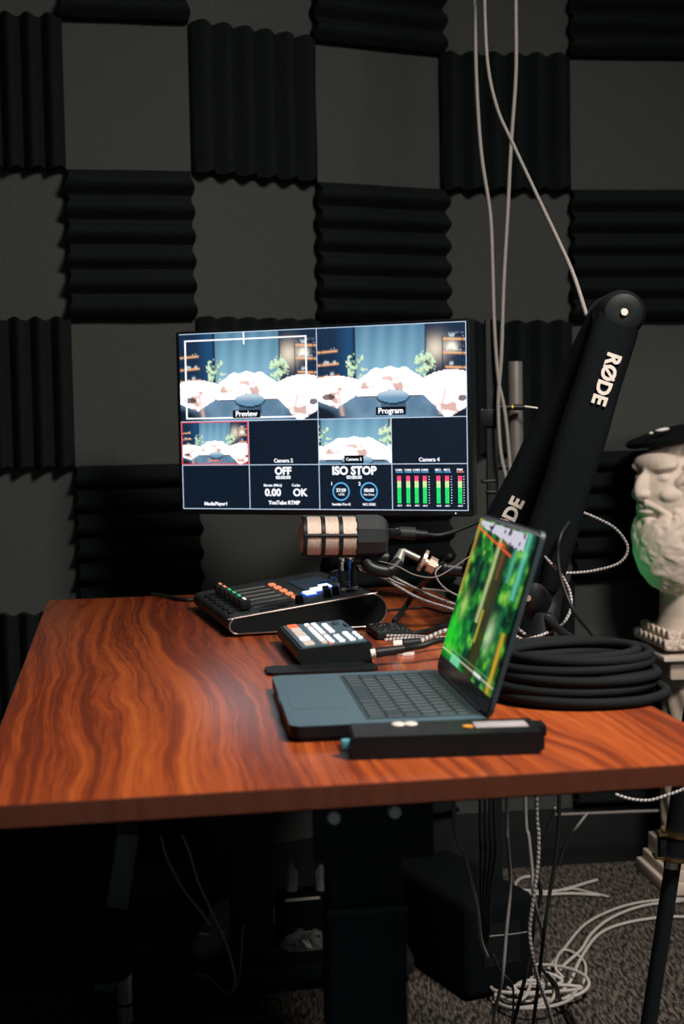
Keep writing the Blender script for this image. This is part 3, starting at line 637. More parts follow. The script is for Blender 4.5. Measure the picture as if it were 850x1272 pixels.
# ------------------------------------------------------------------ black dock in front
q = P(441, 944, z=.7505)
dk = thing('hub', 'long flat black device with a silver label lying in front of the laptop', 'device', (q.x - .003, q.y, .7505), TH * .35)
b = MB(); b.prism([(0, 0), (.180, 0), (.187, .005), (.187, .018), (.184, .022), (.003, .022), (0, .019)], 0, .062); b.build('body', 'blackp', dk, ang=.4)
MB().box((.190, .045, .015), (.012, .026, .012), bev=.003).build('end_cap', 'blackm', dk)
MB().box((.150, .036, .0223), (.052, .026, .0008), bev=.0003).build('label_sticker', 'label', dk)
MB().cyl((.117, .030, .0218), (.117, .030, .0230), .0055, n=20).build('orange_dot', 'orange', dk)
for x in (.050, .0625): MB().ball((x, .050, .0225), (.0068, .009, .0016)).build('oval_button', 'whitep', dk)
for x in (.088, .096): MB().cyl((x, .052, .0218), (x, .052, .0225), .0025, n=14).build('indicator', 'darkgrey', dk)
MB().box((-.004, .016, .012), (.010, .012, .009), bev=.002).build('side_plug', 'cyan', dk)

# ------------------------------------------------------------------ coil of cable
cc = P(716, 841, z=.775); b = MB()
for L_ in range(5):
    for j in range(3 if L_ < 4 else 2):
        R0 = .098 - .0118 * j - .0030 * L_ + random.uniform(-.002, .002); ox = random.uniform(-.006, .006); oy = random.uniform(-.005, .005); t1 = random.uniform(-.0030, .0030); t2 = random.uniform(0, 6)
        b.tube([(cc.x + ox + R0 * math.cos(a), cc.y + .018 + oy + R0 * .85 * math.sin(a), .7570 + .0108 * L_ + abs(t1) + t1 * math.cos(a + t2)) for a in np.linspace(0, 2 * PI, 37)], .0060, n=10, sub=2)
pts = [P(745, 803, d=1.84), P(765, 808, d=1.78), P(796, 820, d=1.73), P(810, 842, d=1.70), P(790, 862, d=1.68), P(740, 866, z=.757), P(690, 866, z=.757)]
b.tube(pts, .0062, n=10)
o = b.build('cable_coil', 'jacket', ang=3); tag(o, 'thick coil of black cable heaped on the right edge of the desk', 'coiled cable')

# ------------------------------------------------------------------ boom arm
el = P(772, 388, d=2.04); bp_ = P(668, 742, d=2.04)
arm = thing('boom_arm', 'black sleeved boom arm folded into a tall elbow above the laptop', 'microphone arm', P(672, 806, z=.7505))
base = Vector(arm.location)
def al(v): return Vector(v) - base
def sleeve(name, a, bq, w0, w1, th, m='fabric', depth=(0, 1, 0), wob=0, n=26):
    a = Vector(a); bq = Vector(bq); ax = (bq - a).normalized(); dp = Vector(depth); dp = (dp - ax * dp.dot(ax)).normalized(); sd = ax.cross(dp)
    B_ = MB(); rings = []; K = 20
    for i in range(n + 1):
        t = i / n; w = w0 + (w1 - w0) * t + wob * math.sin(t * 17) * math.sin(t * PI); c = a.lerp(bq, t); r = []
        end = min(1, math.sin(min(t, 1 - t) * PI * 6) if min(t, 1 - t) < 1 / 12 else 1); end = .85 + .15 * end
        for k in range(K):
            an = 2 * PI * k / K; cx = math.copysign(abs(math.cos(an)) ** .6, math.cos(an)); sy = math.copysign(abs(math.sin(an)) ** .8, math.sin(an))
            r.append(B_.bm.verts.new(al(c + sd * (cx * w / 2 * end) + dp * (sy * th / 2 * end))))
        rings.append(r)
    for i in range(n):
        for k in range(K): B_.bm.faces.new((rings[i][k], rings[i][(k + 1) % K], rings[i + 1][(k + 1) % K], rings[i + 1][k]))
    B_.bm.faces.new(rings[0][::-1]); B_.bm.faces.new(rings[-1]); return B_.build(name, m, arm, ang=1.2)
la0 = P(773, 380, d=2.03); la1 = P(666, 728, d=2.03)
ua0 = P(766, 384, d=2.085); ua1 = P(597, 716, d=2.15)
la = sleeve('lower_arm', la0, la1, .066, .072, .040, wob=.002)
ua = sleeve('upper_arm', ua0, ua1, .068, .070, .040, wob=.002)
ec = P(772, 390, d=2.03)
b = MB(); b.lathe([(.034, -.085), (.0345, 0), (.033, .010), (.027, .018), (.016, .0215), (.006, .0205), (.001, .020)], c=al(ec), axis=(0, -1, 0), n=40); el_ = b.build('elbow_cover', 'rubber', arm)
MB().cyl(al(ec + Vector((0, -.019, .001))), al(ec + Vector((0, -.0245, .001))), .0058, .005, n=16).build('elbow_screw', 'whitep', arm)
# seams running along the sleeves
def seam(a, bq, off, dep):
    return
    a = Vector(a); bq = Vector(bq); ax = (bq - a).normalized(); sd = Vector((ax.z, 0, -ax.x)).normalized(); MB().tube([al(a.lerp(bq, t) + sd * off + Vector((0, dep, 0))) for t in (.05, .35, .65, .95)], .0012, n=6).build('seam', 'rubber', arm, ang=3)
seam(la0, la1, .024, -.013); seam(la0, la1, -.024, -.013); seam(ua0, ua1, .025, -.012)
# lettering
def onarm(s, px, py, d, ax, size):
    w = P(px, py, d=d); ax = Vector(ax).normalized(); nrm = Vector((0, -1, 0)); nrm = (nrm - ax * nrm.dot(ax)).normalized(); up = nrm.cross(ax)
    o = text('lettering', s, size, 'logo', arm, al(w), bold=.0011, sx=1.0, ext=.0006, label='cream lettering')
    o.rotation_euler = Matrix((ax, up, nrm)).transposed().to_euler(); return o
onarm('RØDE', 753, 470, 2.03 - .0245, (P(735.5, 500, d=2) - P(769, 441, d=2)), .0262) if False else None
onarm('RØDE', 753, 470.5, 2.0075, (la1 - la0).lerp(P(739, 500, d=2.03) - P(768, 443, d=2.03), .5), .0285)
onarm('RØDE', 631, 648, 2.108, (ua0 - ua1), .0285)
# wrist, bracket, clamp post
b = MB(); pts = [al(P(683, 705, d=2.04)), al(P(688, 722, d=2.04)), al(P(684, 748, d=2.04)), al(P(680, 775, d=2.03)), al(P(678, 800, d=2.03))]
b.tube(pts, .016, n=16); b.ball(al(P(664, 742, d=2.03)), (.026, .022, .034)); b.build('swivel_bracket', 'rubber', arm)
MB().cyl(al(P(656, 743, d=2.0)), al(P(656, 743, d=2.01)), .0045, n=14).build('bracket_screw', 'nickel', arm)
b = MB(); b.lathe([(.012, .05), (.016, .045), (.024, .02), (.032, .0), (.030, 0)][::-1], c=(0.006, 0, .0)); b.cyl((.006, 0, .0), (.006, 0, .02), .034, .028); b.build('desk_mount', 'blackmetal', arm)
MB().box(al(P(620, 800, z=.7625)), (.03, .03, .02), bev=.003).build('mount_block', 'blackm', arm) if False else None
# ------------------------------------------------------------------ microphone
mc0 = P(371, 666, d=2.13); mc1 = P(481, 666, d=2.145); max_ = (mc1 - mc0).normalized()
mic = thing('microphone', 'stubby black broadcast microphone with a pale banded grille, hanging in front of the monitor', 'microphone', mc0)
def ml(v): return Vector(v) - mc0
Lm = (mc1 - mc0).length; R_ = .0305
b = MB(); b.lathe([(.001, 0), (.014, .0005), (.024, .004), (.029, .010), (R_ - .001, .018), (R_ - .001, .086)], axis=max_); b.build('grille', 'grille', mic, ang=.5)
for x in (.0085, .0355, .062): b = MB(); b.lathe([(R_ - .004, x - .0032), (R_ + .0012, x - .0028), (R_ + .0012, x + .0028), (R_ - .004, x + .0032)], axis=max_); b.build('grille_band', 'blackp', mic)
for a in (-.15, PI - .15, PI / 2, -PI / 2 - .0):
    q_ = Vector((0, 0, 1)).rotation_difference(max_); off = q_ @ Vector((math.cos(a), math.sin(a), 0)) * (R_ - .0005)
    c_ = max_ * .045 + off; B_ = MB(); B_.cyl(off + max_ * .009, off + max_ * .086, .0028, n=10); B_.build('grille_rib', 'blackp', mic)
b = MB(); b.lathe([(.02, .083), (R_ - .002, .0835), (R_ + .002, .087), (R_ + .002, .120), (R_ - .001, Lm - .006), (.024, Lm - .001), (.012, Lm)], axis=max_, n=10); b.build('body', 'darkgrey', mic, ang=.3)
b = MB(); b.tube([max_ * .098 + Vector((0, 0, -.030)), max_ * .108 + Vector((0, -.012, -.046)), max_ * .135 + Vector((0, -.012, -.052)), max_ * .152 + Vector((0, 0, -.040))], .010, n=12); b.cyl(max_ * .085 + Vector((0, 0, -.032)), max_ * .135 + Vector((0, 0, -.034)), .012)
b.build('yoke', 'blackp', mic)
m1 = ml(P(500, 684, d=2.16)); m2 = ml(P(521, 694, d=2.16)); m3 = ml(P(535, 701, d=2.16)); m4 = ml(P(552, 706, d=2.16)); m5 = ml(P(600, 712, d=2.16))
MB().cyl(max_ * .15 + Vector((0, 0, -.040)), m1, .009, .0055).cyl(m1, m2, .0048, n=14).build('mount_rod', 'steel', mic)
dirr = (m3 - m2).normalized(); MB().cyl(m2 - dirr * .0 + dirr * .004, m2 + dirr * .009, .0175, n=28).build('thumb_wheel', 'nickel', mic)
MB().cyl(m2 + dirr * .008, m3, .006, n=14).cyl(m3 - dirr * .004, m3 + dirr * .008, .0125, n=8).build('lock_nut', 'nickel', mic)
MB().cyl(m3, m4, .0042, n=12).build('spindle', 'nickel', mic)
MB().cyl(m4, m5, .010, n=14).ball(m4, .011).build('swivel', 'blackp', mic)
xl = thing('microphone_plug', 'black cable plug pushed into the back of the microphone', 'plug', P(481, 662, d=2.145))
o0 = Vector(xl.location)
MB().cyl((0, 0, 0), P(496, 662, d=2.19) - o0, .0068, n=16).build('plug_tip', 'blackp', xl)
MB().cyl(P(492, 662, d=2.19) - o0, P(495, 662, d=2.19) - o0, .0078, n=16).build('ring', 'steel', xl)
MB().cyl(P(496, 662, d=2.19) - o0, P(516, 663, d=2.19) - o0, .0098, n=16).build('barrel', 'darkgrey', xl)
MB().cyl(P(516, 663, d=2.19) - o0, P(531, 664, d=2.19) - o0, .0070, .0055, n=16).build('strain_relief', 'rubber', xl)
cable('microphone_cable', 'black cable running from the microphone plug behind the boom arm', [P(530, 664, d=2.19), P(545, 665, d=2.19), P(562, 661, d=2.2), P(585, 652, d=2.22), P(615, 640, d=2.24), P(650, 640, d=2.24)], .0034, 'greycord' if 0 else 'rubber')
cable('thin_wire', 'thin dark wire hanging from the microphone thumb wheel in loose loops', [P(548, 703, d=2.13), P(541, 712, d=2.12), P(548, 726, d=2.12), P(565, 738, d=2.12), P(590, 745, d=2.12)], .0014, 'greycord')
cable('thin_wire', 'thin dark wire crossing in front of the black microphone swivel', [P(455, 694, d=2.15), P(490, 702, d=2.12), P(515, 714, d=2.11), P(540, 717, d=2.10), P(562, 706, d=2.10), P(585, 690, d=2.1), P(600, 680, d=2.1)], .0010, 'greycord')
# cables around the arm
bcable('braided_cable', 'pale braided cable making a wide loop right of the boom arm', [P(700, 628, d=2.08), P(714, 633, d=2.08), P(742, 644, d=2.08), P(766, 658, d=2.08), P(780, 680, d=2.08), P(770, 699, d=2.08), P(738, 709, d=2.08), P(705, 712, d=2.08), P(678, 711, d=2.08)], .0022)
bcable('braided_cable', 'pale braided cable curving down beside the arm base to the desk', [P(674, 688, d=2.03), P(683, 698, d=1.99), P(696, 712, d=1.99), P(708, 735, d=1.99), P(709, 757, d=1.98), P(697, 777, d=1.97), P(670, 790, d=1.95), P(640, 797, d=1.95), P(622, 799, d=1.95)], .0022)
cable('microphone_cable', 'black cable dropping from the boom arm to the coil', [P(708, 612, d=2.06), P(711, 640, d=2.03), P(697, 665, d=1.985), P(693, 690, d=1.98), P(698, 722, d=1.97), P(712, 757, d=1.95), P(730, 780, d=1.90), P(748, 803, d=1.86)], .0032, 'rubber')
cable('power_cable', 'thick black cable arching from the arm base onto the coil', [P(678, 768, d=1.97), P(690, 778, d=1.95), P(705, 790, d=1.92), P(722, 800, d=1.88), P(738, 806, d=1.84)], .0058, 'rubber')
# ceiling cords
cd_ = 2.75
bcable('ceiling_cable', 'grey cord hanging from the ceiling, leftmost of the three', [P(592, -170, d=cd_), P(590, -60, d=cd_), P(590, 0, d=cd_), P(592, 100, d=cd_), P(598, 190, d=cd_), P(609, 270, d=cd_), P(613, 400, d=cd_), P(618, 470, d=cd_), P(627, 510, d=cd_), P(633, 560, d=cd_), P(636, 640, d=cd_)], .0038, 'cords hanging from the ceiling') if False else None
cable('ceiling_cable', 'grey cord hanging from the ceiling, leftmost of the three', [P(592, -330, d=cd_), P(590, -60, d=cd_), P(590, 0, d=cd_), P(592, 100, d=cd_), P(598, 190, d=cd_), P(609, 265, d=cd_), P(612, 330, d=cd_), P(614, 400, d=cd_), P(619, 470, d=cd_), P(627, 510, d=cd_), P(633, 570, d=cd_), P(637, 650, d=cd_)], .0038, 'cord', 'cords hanging from the ceiling')
cable('ceiling_cable', 'grey cord slanting from the ceiling down to the boom arm elbow', [P(600, -330, d=cd_), P(602, -60, d=cd_), P(602, 0, d=2.7), P(606, 80, d=2.65), P(618, 135, d=2.6), P(637, 178, d=2.55), P(666, 240, d=2.45), P(692, 295, d=2.32), P(712, 340, d=2.2), P(729, 392, d=2.12)], .0034, 'cord', 'cords hanging from the ceiling')
cable('ceiling_cable', 'grey cord hanging from the ceiling, rightmost at the top edge', [P(646, -330, d=cd_), P(643, -60, d=cd_), P(641, 0, d=cd_), P(641, 90, d=cd_), P(635, 180, d=cd_), P(631, 260, d=cd_), P(626, 350, d=cd_), P(623, 440, d=cd_), P(619, 500, d=cd_), P(622, 560, d=cd_), P(630, 600, d=cd_), P(638, 660, d=cd_)], .0039, 'cord', 'cords hanging from the ceiling')

# ------------------------------------------------------------------ stand beside monitor
sb = P(613, 700, d=2.80)
st = thing('equipment_stand', 'thin black upright stand with highlight strips on its edge between the monitor and boom arm', 'stand', (sb.x, sb.y, 0))
def sl(v): v = Vector(v); return Vector((v.x - sb.x, v.y - sb.y, v.z))
zt_ = P(612, 398, d=2.8).z
MB().box((0, 0, zt_ / 2), (.022, .022, zt_), bev=.002).box((0, .0, .010), (.07, .07, .020), bev=.004).build('upright', 'blackmetal', st)
for (y0, y1) in ((466, 506), (528, 554), (562, 586), (612, 622)):
    a = sl(P(617.5, y0, d=2.785)); c_ = sl(P(616.5, y1, d=2.785)); MB().box(((a + c_) / 2), (.0028, .003, abs(a.z - c_.z))).build('edge_glint', 'chrome', st, smooth=False)  # chrome strips stand in for the highlight along the upright's edge
a = sl(P(607, 519, d=2.78)); MB().box(a, (.036, .03, .034), bev=.002).build('clamp', 'blackp', st)
a = sl(P(599, 518, d=2.77)); MB().box(a, (.0025, .01, .031)).build('clamp_glint', 'steel', st)  # steel strip stands in for the lit line on the clamp
for (xa, ya, xb, yb) in ((600, 598, 616, 597), (606, 611, 616, 611)):
    a = sl(P(xa, ya, d=2.78)); c_ = sl(P(xb, yb, d=2.78)); MB().cyl(a, c_, .0035, n=10).ball(a, .0042).build('hook', 'blackp', st)
for y_ in (506, 580): a = sl(P(608 if y_ == 506 else 616, y_, d=2.79)); c_ = sl(P(650, y_, d=2.79)); MB().cyl(a, c_, .006, n=12).build('cross_tube', 'blackp', st)
MB().box(sl(P(637, 505, d=2.775)), (.0035, .004, .006)).build('yellow_mark', mat('yellow_paint', (.8, .7, .03), .5), st, smooth=False)
MB().cyl(sl(P(652, 505, d=2.78)), sl(P(668, 507, d=2.78)), .002, n=8).build('pin', 'steel', st)
q0 = sl(P(640, 449, d=2.82)); MB().lathe([(.0145, q0.z - .34), (.0145, q0.z - .003), (.0128, q0.z)], c=(q0.x, q0.y, 0)).build('tube', 'gtube', st)

# ------------------------------------------------------------------ bust, cap and pedestal
PX, PY = .800, 3.21
def deco(): return
# pedestal
ped = thing('pedestal', 'white classical column pedestal under the bust, right of the desk', 'pedestal', (PX, PY, 0), .12)
b = MB()
for s_, za, zb_ in ((.106, 0, .028), (.094, .028, .052), (.084, .052, .095)): b.box((0, 0, (za + zb_) / 2), (s_ * 2, s_ * 2, zb_ - za), bev=.006)
b.build('stepped_base', 'plaster', ped, ang=.5)
b = MB(); b.lathe([(.080, .095), (.083, .108), (.078, .120)] + [(.076 - .006 * t, .125 + .335 * t) for t in np.linspace(0, 1, 40)] + [(.078, .468), (.082, .480)], n=96, flute=lambda a, z: 1 + .045 * math.sin(10 * a + z * 55) * (1 if .14 < z < .455 else 0)); b.build('twisted_shaft', 'plasterdark', ped, ang=1.5)
b = MB(); b.box((0, 0, .507), (.172, .172, .045), bev=.003)
for k in range(9):
    for sx_, sy_ in ((-1, 0), (0, -1), (1, 0), (0, 1)):
        pass
for k in range(14): b.box((0, 0, .490 + k * .0028), (.176, .176, .0010))
b.build('abacus', 'plaster', ped, ang=.5)
b = MB(); b.box((0, 0, .536), (.222, .222, .012), bev=.003); b.build('cornice', 'plaster', ped)
# bust (one sculpted figure)
bust = thing('bust', 'large white plaster bust of a bearded man facing left, on the pedestal', 'sculpture', (PX, PY, .548), 0)
def bl(x, y, z): return Vector((x - PX, y - PY, z - .548))
fd = Vector((-.86, -.51, 0)).normalized(); sdv = Vector((-fd.y, fd.x, 0))
HC = Vector((.775, 3.18, .932))
def hp(f, s, z): w = HC + fd * f + sdv * s; return bl(w.x, w.y, HC.z + z)
RZ = Matrix.Rotation(math.atan2(fd.y, fd.x), 3, 'Z')
b = MB()
SK = ((-.012, 0, .0), (.118, .094, .086)); BE = ((.036, 0, -.125), (.078, .076, .112))
b.ball(hp(*SK[0]), SK[1], RZ, 32); b.ball(hp(*BE[0]), BE[1], RZ, 28)
b.ball(hp(.050, 0, -.03), (.078, .070, .095), RZ, 24)
b.ball(hp(.088, 0, .034), (.038, .062, .030), RZ)
b.ball(hp(.106, 0, .010), (.022, .013, .030), RZ); b.ball(hp(.127, 0, -.016), (.024, .014, .034), RZ @ Matrix.Rotation(-.35, 3, 'Y')); b.ball(hp(.131, 0, -.032), (.019, .019, .012), RZ)
for s in (-1, 1):
    b.ball(hp(.100, s * .033, .002), (.015, .019, .011), RZ); b.ball(hp(.094, s * .036, .023), (.026, .028, .010), RZ @ Matrix.Rotation(s * .3, 3, 'X'))
    b.ball(hp(.082, s * .044, -.034), (.036, .022, .020), RZ); b.ball(hp(-.005, s * .094, -.01), (.018, .010, .030), RZ)
b.ball(hp(.118, 0, -.072), (.014, .022, .006), RZ)
b.lathe([(.086, .0), (.094, .012), (.084, .030), (.078, .06), (.077, .12), (.074, .22), (.072, .32)], c=(0, 0, .010), n=40)
rs = random.Random(4)
def slock(ell, th, ph, dth, dph, r0, steps=12, amp=.10, fr=2.0, lift=1.02):
    """a lock of hair that lies on an ellipsoid and waves along it"""
    (cf, cs, cz), (rf, rs_, rz_) = ell; pts = []; w0 = rs.uniform(0, 6)
    for i in range(steps):
        t = i / (steps - 1); wv = amp * math.sin(w0 + t * fr * PI)
        T = th + dth * t + wv * (1 if abs(dph) > abs(dth) else .2); Ph = ph + dph * t + wv * (.2 if abs(dph) > abs(dth) else 1)
        k = lift + .04 * math.sin(t * PI); pts.append(hp(cf + rf * k * math.cos(T) * math.cos(Ph), cs + rs_ * k * math.sin(T) * math.cos(Ph), cz + rz_ * k * math.sin(Ph)))
    b.tube(pts, r0, n=7, sub=2, taper=lambda t: .55 + .6 * math.sin(min(1, t * 1.15) * PI) ** .6 * .8)
for k in range(110):    # hair swept back and down from the crown
    th_ = rs.uniform(.75, 2 * PI - .75); slock(SK, th_, rs.uniform(-.35, 1.15), rs.uniform(-.25, .25), rs.uniform(-.75, -.35), rs.uniform(.0075, .0115), amp=.09, fr=rs.uniform(1.5, 3))
for k in range(26):     # fringe above the brow
    slock(SK, -.85 + 1.7 * k / 25, .98 + rs.uniform(-.06, .06), rs.uniform(-.1, .1), -.36, rs.uniform(.0055, .0075), 9, .05, 1.5, 1.04)
for k in range(230):    # beard flowing down
    th_ = rs.uniform(-1.9, 1.9) if k % 2 else rs.uniform(-1.1, 1.1); ph = rs.uniform(-1.05, .62 if abs(th_) > .75 else .42)
    slock(BE, th_, ph, rs.uniform(-.2, .2), rs.uniform(-.75, -.45), rs.uniform(.0060, .0100), amp=.16, fr=rs.uniform(2, 3.6), lift=rs.uniform(1.04, 1.11))
for s in (-1, 1):       # moustache and side whiskers
    for k in range(4):
        b.tube([hp(.128 - k * .004, s * .006, -.052 - k * .003), hp(.118 - k * .004, s * .026, -.060 - k * .004), hp(.100 - k * .002, s * .044, -.078 - k * .004), hp(.090, s * .052, -.098 - k * .003)], .0075, n=7, sub=4, taper=lambda t: 1 - .4 * t)
    for k in range(14): b.tube([hp(.03 - k * .004, s * .088, .01 - k * .004), hp(.040 - k * .005, s * .092, -.02 - k * .004), hp(.030 - k * .004, s * .084, -.05 - k * .004), hp(.040 - k * .003, s * .080, -.08 - k * .004)], .009, n=7, sub=4)
for k in range(46):     # wavy mass from the beard down the trunk
    th_ = rs.uniform(0, 2 * PI); zz = rs.uniform(.20, .33); pts = []
    for i in range(8): t = i / 7; pts.append(Vector((.078 * math.cos(th_ + .12 * math.sin(t * 7)), .078 * math.sin(th_ + .12 * math.sin(t * 7)), zz - t * .085)))
    b.tube(pts, rs.uniform(.006, .009), n=7, sub=2, taper=lambda t: 1 - .5 * t)
bo = b.build('head', 'plaster', bust)
rm = bo.modifiers.new('Remesh', 'REMESH'); rm.mode = 'VOXEL'; rm.voxel_size = .0030; rm.use_smooth_shade = True
sm_ = bo.modifiers.new('Smooth', 'SMOOTH'); sm_.factor = .5; sm_.iterations = 2
R12 = Matrix.Rotation(.12, 3, 'Z'); b = MB(); b.box((0, 0, .012), (.205, .205, .018), rot=R12, bev=.006); b.box((0, 0, .030), (.175, .175, .03), rot=R12, bev=.012)
for hs, z, rr, n_ in ((.104, .017, .0125, 7), (.092, .036, .0115, 6)):
    for k in range(n_):
        t = (-1 + 2 * k / (n_ - 1)) * (hs - .008)
        for q, ax in (((-hs, t), 0), ((hs, t), 0), ((t, -hs), 1), ((t, hs), 1)):
            ring = []
            for i in range(15):     # a little scroll
                a = i / 14 * 2.6 * PI; r = rr * (.95 - .62 * i / 14); d_ = Vector((0, r * math.cos(a), r * math.sin(a))) if ax == 0 else Vector((r * math.cos(a), 0, r * math.sin(a)))
                ring.append(R12 @ (Vector((q[0], q[1], z)) + d_))
            b.tube(ring, .0042, n=6, sub=2)
co = b.build('curled_collar', 'plaster', bust)
rm = co.modifiers.new('Remesh', 'REMESH'); rm.mode = 'VOXEL'; rm.voxel_size = .0026; rm.use_smooth_shade = True
# cap
ct = thing('cap', 'flat black cap with a small white blob resting on the bust', 'cap', (.785, 3.19, 1.020), 0)
RC = Matrix.Rotation(-.17, 3, 'Y'); b = MB()
b.lathe([(.02, .006), (.09, .002), (.132, .0), (.140, .005), (.141, .011), (.134, .017), (.105, .023), (.085, .028), (.06, .031), (.01, .032)], axis=RC @ Vector((0, 0, 1)), n=48); b.build('crown', 'blackm', ct)
b = MB(); q = P(823, 534, d=3.09) - Vector(ct.location); b.ball(q, (.016, .01, .0045), RC); b.build('blob', 'whitep', ct)  # plain white ellipsoid on the brim, a smaller one follows
q = P(809, 538, d=3.09) - Vector(ct.location); MB().ball(q, (.005, .005, .003), RC).build('blob', 'whitep', ct)

# ------------------------------------------------------------------ tripod stand at the right
ta = P(806, 1272, d=2.02); tb_ = P(838, 1062, d=1.98); tdir = (tb_ - ta).normalized()
foot_ = ta - tdir * (ta.z / tdir.z); apex = ta + tdir * ((1.0 - ta.z) / tdir.z)
tr = thing('tripod_stand', 'black tripod stand with a brass-ringed leg clamp at the right edge', 'stand', (foot_.x, foot_.y, 0))
def tl(v): return Vector(v) - Vector((foot_.x, foot_.y, 0))
lg = MB().cyl(tl(foot_ + tdir * .01), tl(tb_), .0115, n=18).build('leg', 'blackmetal', tr)
MB().cyl(tl(tb_), tl(apex), .0175, n=18).build('upper_tube', 'blackp', tr)
MB().ball(tl(foot_ + Vector((0, 0, .018))), .018).build('rubber_foot', 'rubber', lg)
cl = MB().cyl(tl(tb_ - tdir * .004), tl(tb_ + tdir * .034), .0215, n=20).box(tl(tb_ + tdir * .014 + Vector((-.018, -.004, 0))), (.014, .02, .026), bev=.003).build('clamp', 'blackp', tr)
for k in (.0, .034): MB().cyl(tl(tb_ + tdir * (k - .0025)), tl(tb_ + tdir * (k + .0025)), .0232, n=24).box(tl(tb_ + tdir * k + Vector((-.020, -.004, 0))), (.02, .022, .004), bev=.001).build('brass_ring', 'brass', cl)
MB().cyl(tl(tb_ - tdir * .014 + Vector((-.006, -.012, 0))), tl(tb_ - tdir * .004 + Vector((-.006, -.012, 0))), .010, n=14).build('chrome_collar', 'chrome', cl)
ap = Vector(apex)
for ang in (-.75, .75): e_ = Vector((ap.x + .45 * math.cos(ang), ap.y + .45 * math.sin(ang), .012)); MB().cyl(tl(e_), tl(ap), .0115, n=16).build('leg', 'blackmetal', tr)
MB().cyl(tl(ap + Vector((0, 0, -.06))), tl(ap + Vector((0, 0, .5))), .0165, n=18).build('centre_post', 'blackmetal', tr)

# ------------------------------------------------------------------ under the desk
q = Vector((.213, 2.535, 0)); bx = thing('subwoofer', 'large black rounded box standing on the carpet under the desk', 'box', (q.x, q.y, 0), .45)
SBX, SBY, SBH = .15, .32, .182
MB().box((SBX / 2, SBY / 2 - .0, SBH / 2 + .004), (SBX, SBY, SBH), bev=.018, seg=4).build('cabinet', 'fabric', bx)
MB().box((SBX / 2, -.0005, SBH * .55), (.08, .004, .08), bev=.012).build('port', 'blackp', bx)
for x in (.03, SBX - .03):
    for y in (.03, SBY - .03): MB().cyl((x, y, 0), (x, y, .008), .012, n=14).build('foot', 'rubber', bx)
cable('thin_wire', 'thin grey wire lying across the top of the black floor box', [P(601, 1164, z=.196), P(620, 1162, z=.197), P(640, 1160, z=.196), P(658, 1157, z=.192)], .0014, 'greycord')
# hanging leads, each its own thing
H = [
 ('steel-grey lead slanting from the desk edge down to the floor box, leftmost of the bundle', [(565, 1022, 1.9), (577, 1060, 1.95), (586, 1098, 2.0), (593, 1130, 2.1), (597, 1165, 2.2), (606, 1190, 2.25)], .0030, 'greycord'),
 ('pale grey lead hanging down past the corner of the floor box', [(630, 1016, 1.95), (631, 1045, 1.95), (634, 1100, 2.0), (629, 1160, 2.0), (624, 1215, 2.0), (614, 1262, 2.05), (612, 1290, 2.1)], .0026, 'greycord'),
 ('thin grey lead hanging left of the white braided lead', [(653, 1008, 2.0), (657, 1040, 2.0), (661, 1080, 2.0), (664, 1120, 2.0), (672, 1150, 2.05), (676, 1175, 2.1)], .0028, 'greycord'),
 ('grey lead hanging straight down right of the white braided lead', [(695, 1000, 2.0), (691, 1060, 2.0), (683, 1110, 2.0), (676, 1160, 2.0), (668, 1230, 2.05), (660, 1290, 2.1)], .0028, 'rubber'),
 ('thin grey lead slanting behind the hanging white braided lead', [(690, 1003, 2.3), (680, 1030, 2.35), (672, 1052, 2.4), (668, 1066, 2.4)], .0022, 'greycord'),
 ('thin grey lead curving down near the skirting at the right', [(730, 1010, 2.7), (715, 1030, 2.7), (702, 1050, 2.75), (694, 1075, 2.8)], .0028, 'greycord'),
 ('black lead wavering down beside the white braided lead', [(668, 1090, 2.05), (672, 1112, 2.05), (664, 1140, 2.05), (660, 1180, 2.05), (650, 1225, 2.05), (636, 1280, 2.1)], .0030, 'rubber'),
 ('thin black lead curling down the front of the floor box', [(613, 1186, 2.2), (622, 1206, 2.2), (636, 1222, 2.2), (638, 1245, 2.25), (636, 1275, 2.25)], .0018, 'rubber')]
for lab, pts, r, m in H: cable('dangling_lead', lab, ([Vector((P(*pts[0][:2], d=pts[0][2]).x, P(*pts[0][:2], d=pts[0][2]).y, .722))] if pts[0][1] < 1050 and pts[0][2] < 2.2 else []) + [P(x, y, d=d) for x, y, d in pts], r, m, 'leads hanging under the desk')
bcable('braided_cable', 'white braided lead hanging from the desk down to the carpet', [P(667, 1008, d=1.9) + Vector((0, 0, .17)), P(667, 1008, d=1.9), P(669, 1035, d=1.9), P(668, 1075, d=1.9), P(662, 1120, d=1.9), P(658, 1155, d=1.9), P(661, 1185, d=1.9), P(668, 1215, d=1.92), P(680, 1248, d=1.95), P(690, 1285, d=2.0)], .0028)
bl_ = [('first', 597), ('second', 603), ('third', 609), ('fourth', 615)]
for i, (nm, x) in enumerate(bl_):
    cable('dangling_lead', '%s black lead from the left in the tight bunch above the floor box' % nm, [P(x, 1012, d=2.3) + Vector((0, 0, .28)), P(x, 1012, d=2.3), P(x + 1, 1060, d=2.32), P(600 + (x - 600) * .6, 1110, d=2.35), P(602 + i * 2, 1150, d=2.38), P(601 + i, 1175, d=2.42)], .003, 'rubber', 'bunched black leads')
for lab, pts in (('thin wire hanging at the left under the desk, left one of two', [(200, 1038, 2.2), (207, 1065, 2.2), (228, 1105, 2.2), (250, 1133, 2.2), (262, 1150, 2.2)]), ('thin wire hanging at the left under the desk, right one of two', [(226, 1037, 2.2), (235, 1058, 2.2), (246, 1095, 2.2), (262, 1130, 2.2), (282, 1175, 2.2), (292, 1215, 2.25), (288, 1232, 2.3)])):
    cable('dangling_wire', lab, [P(x, y, d=d) for x, y, d in pts], .0022, 'greycord', 'thin wires under the left of the desk')
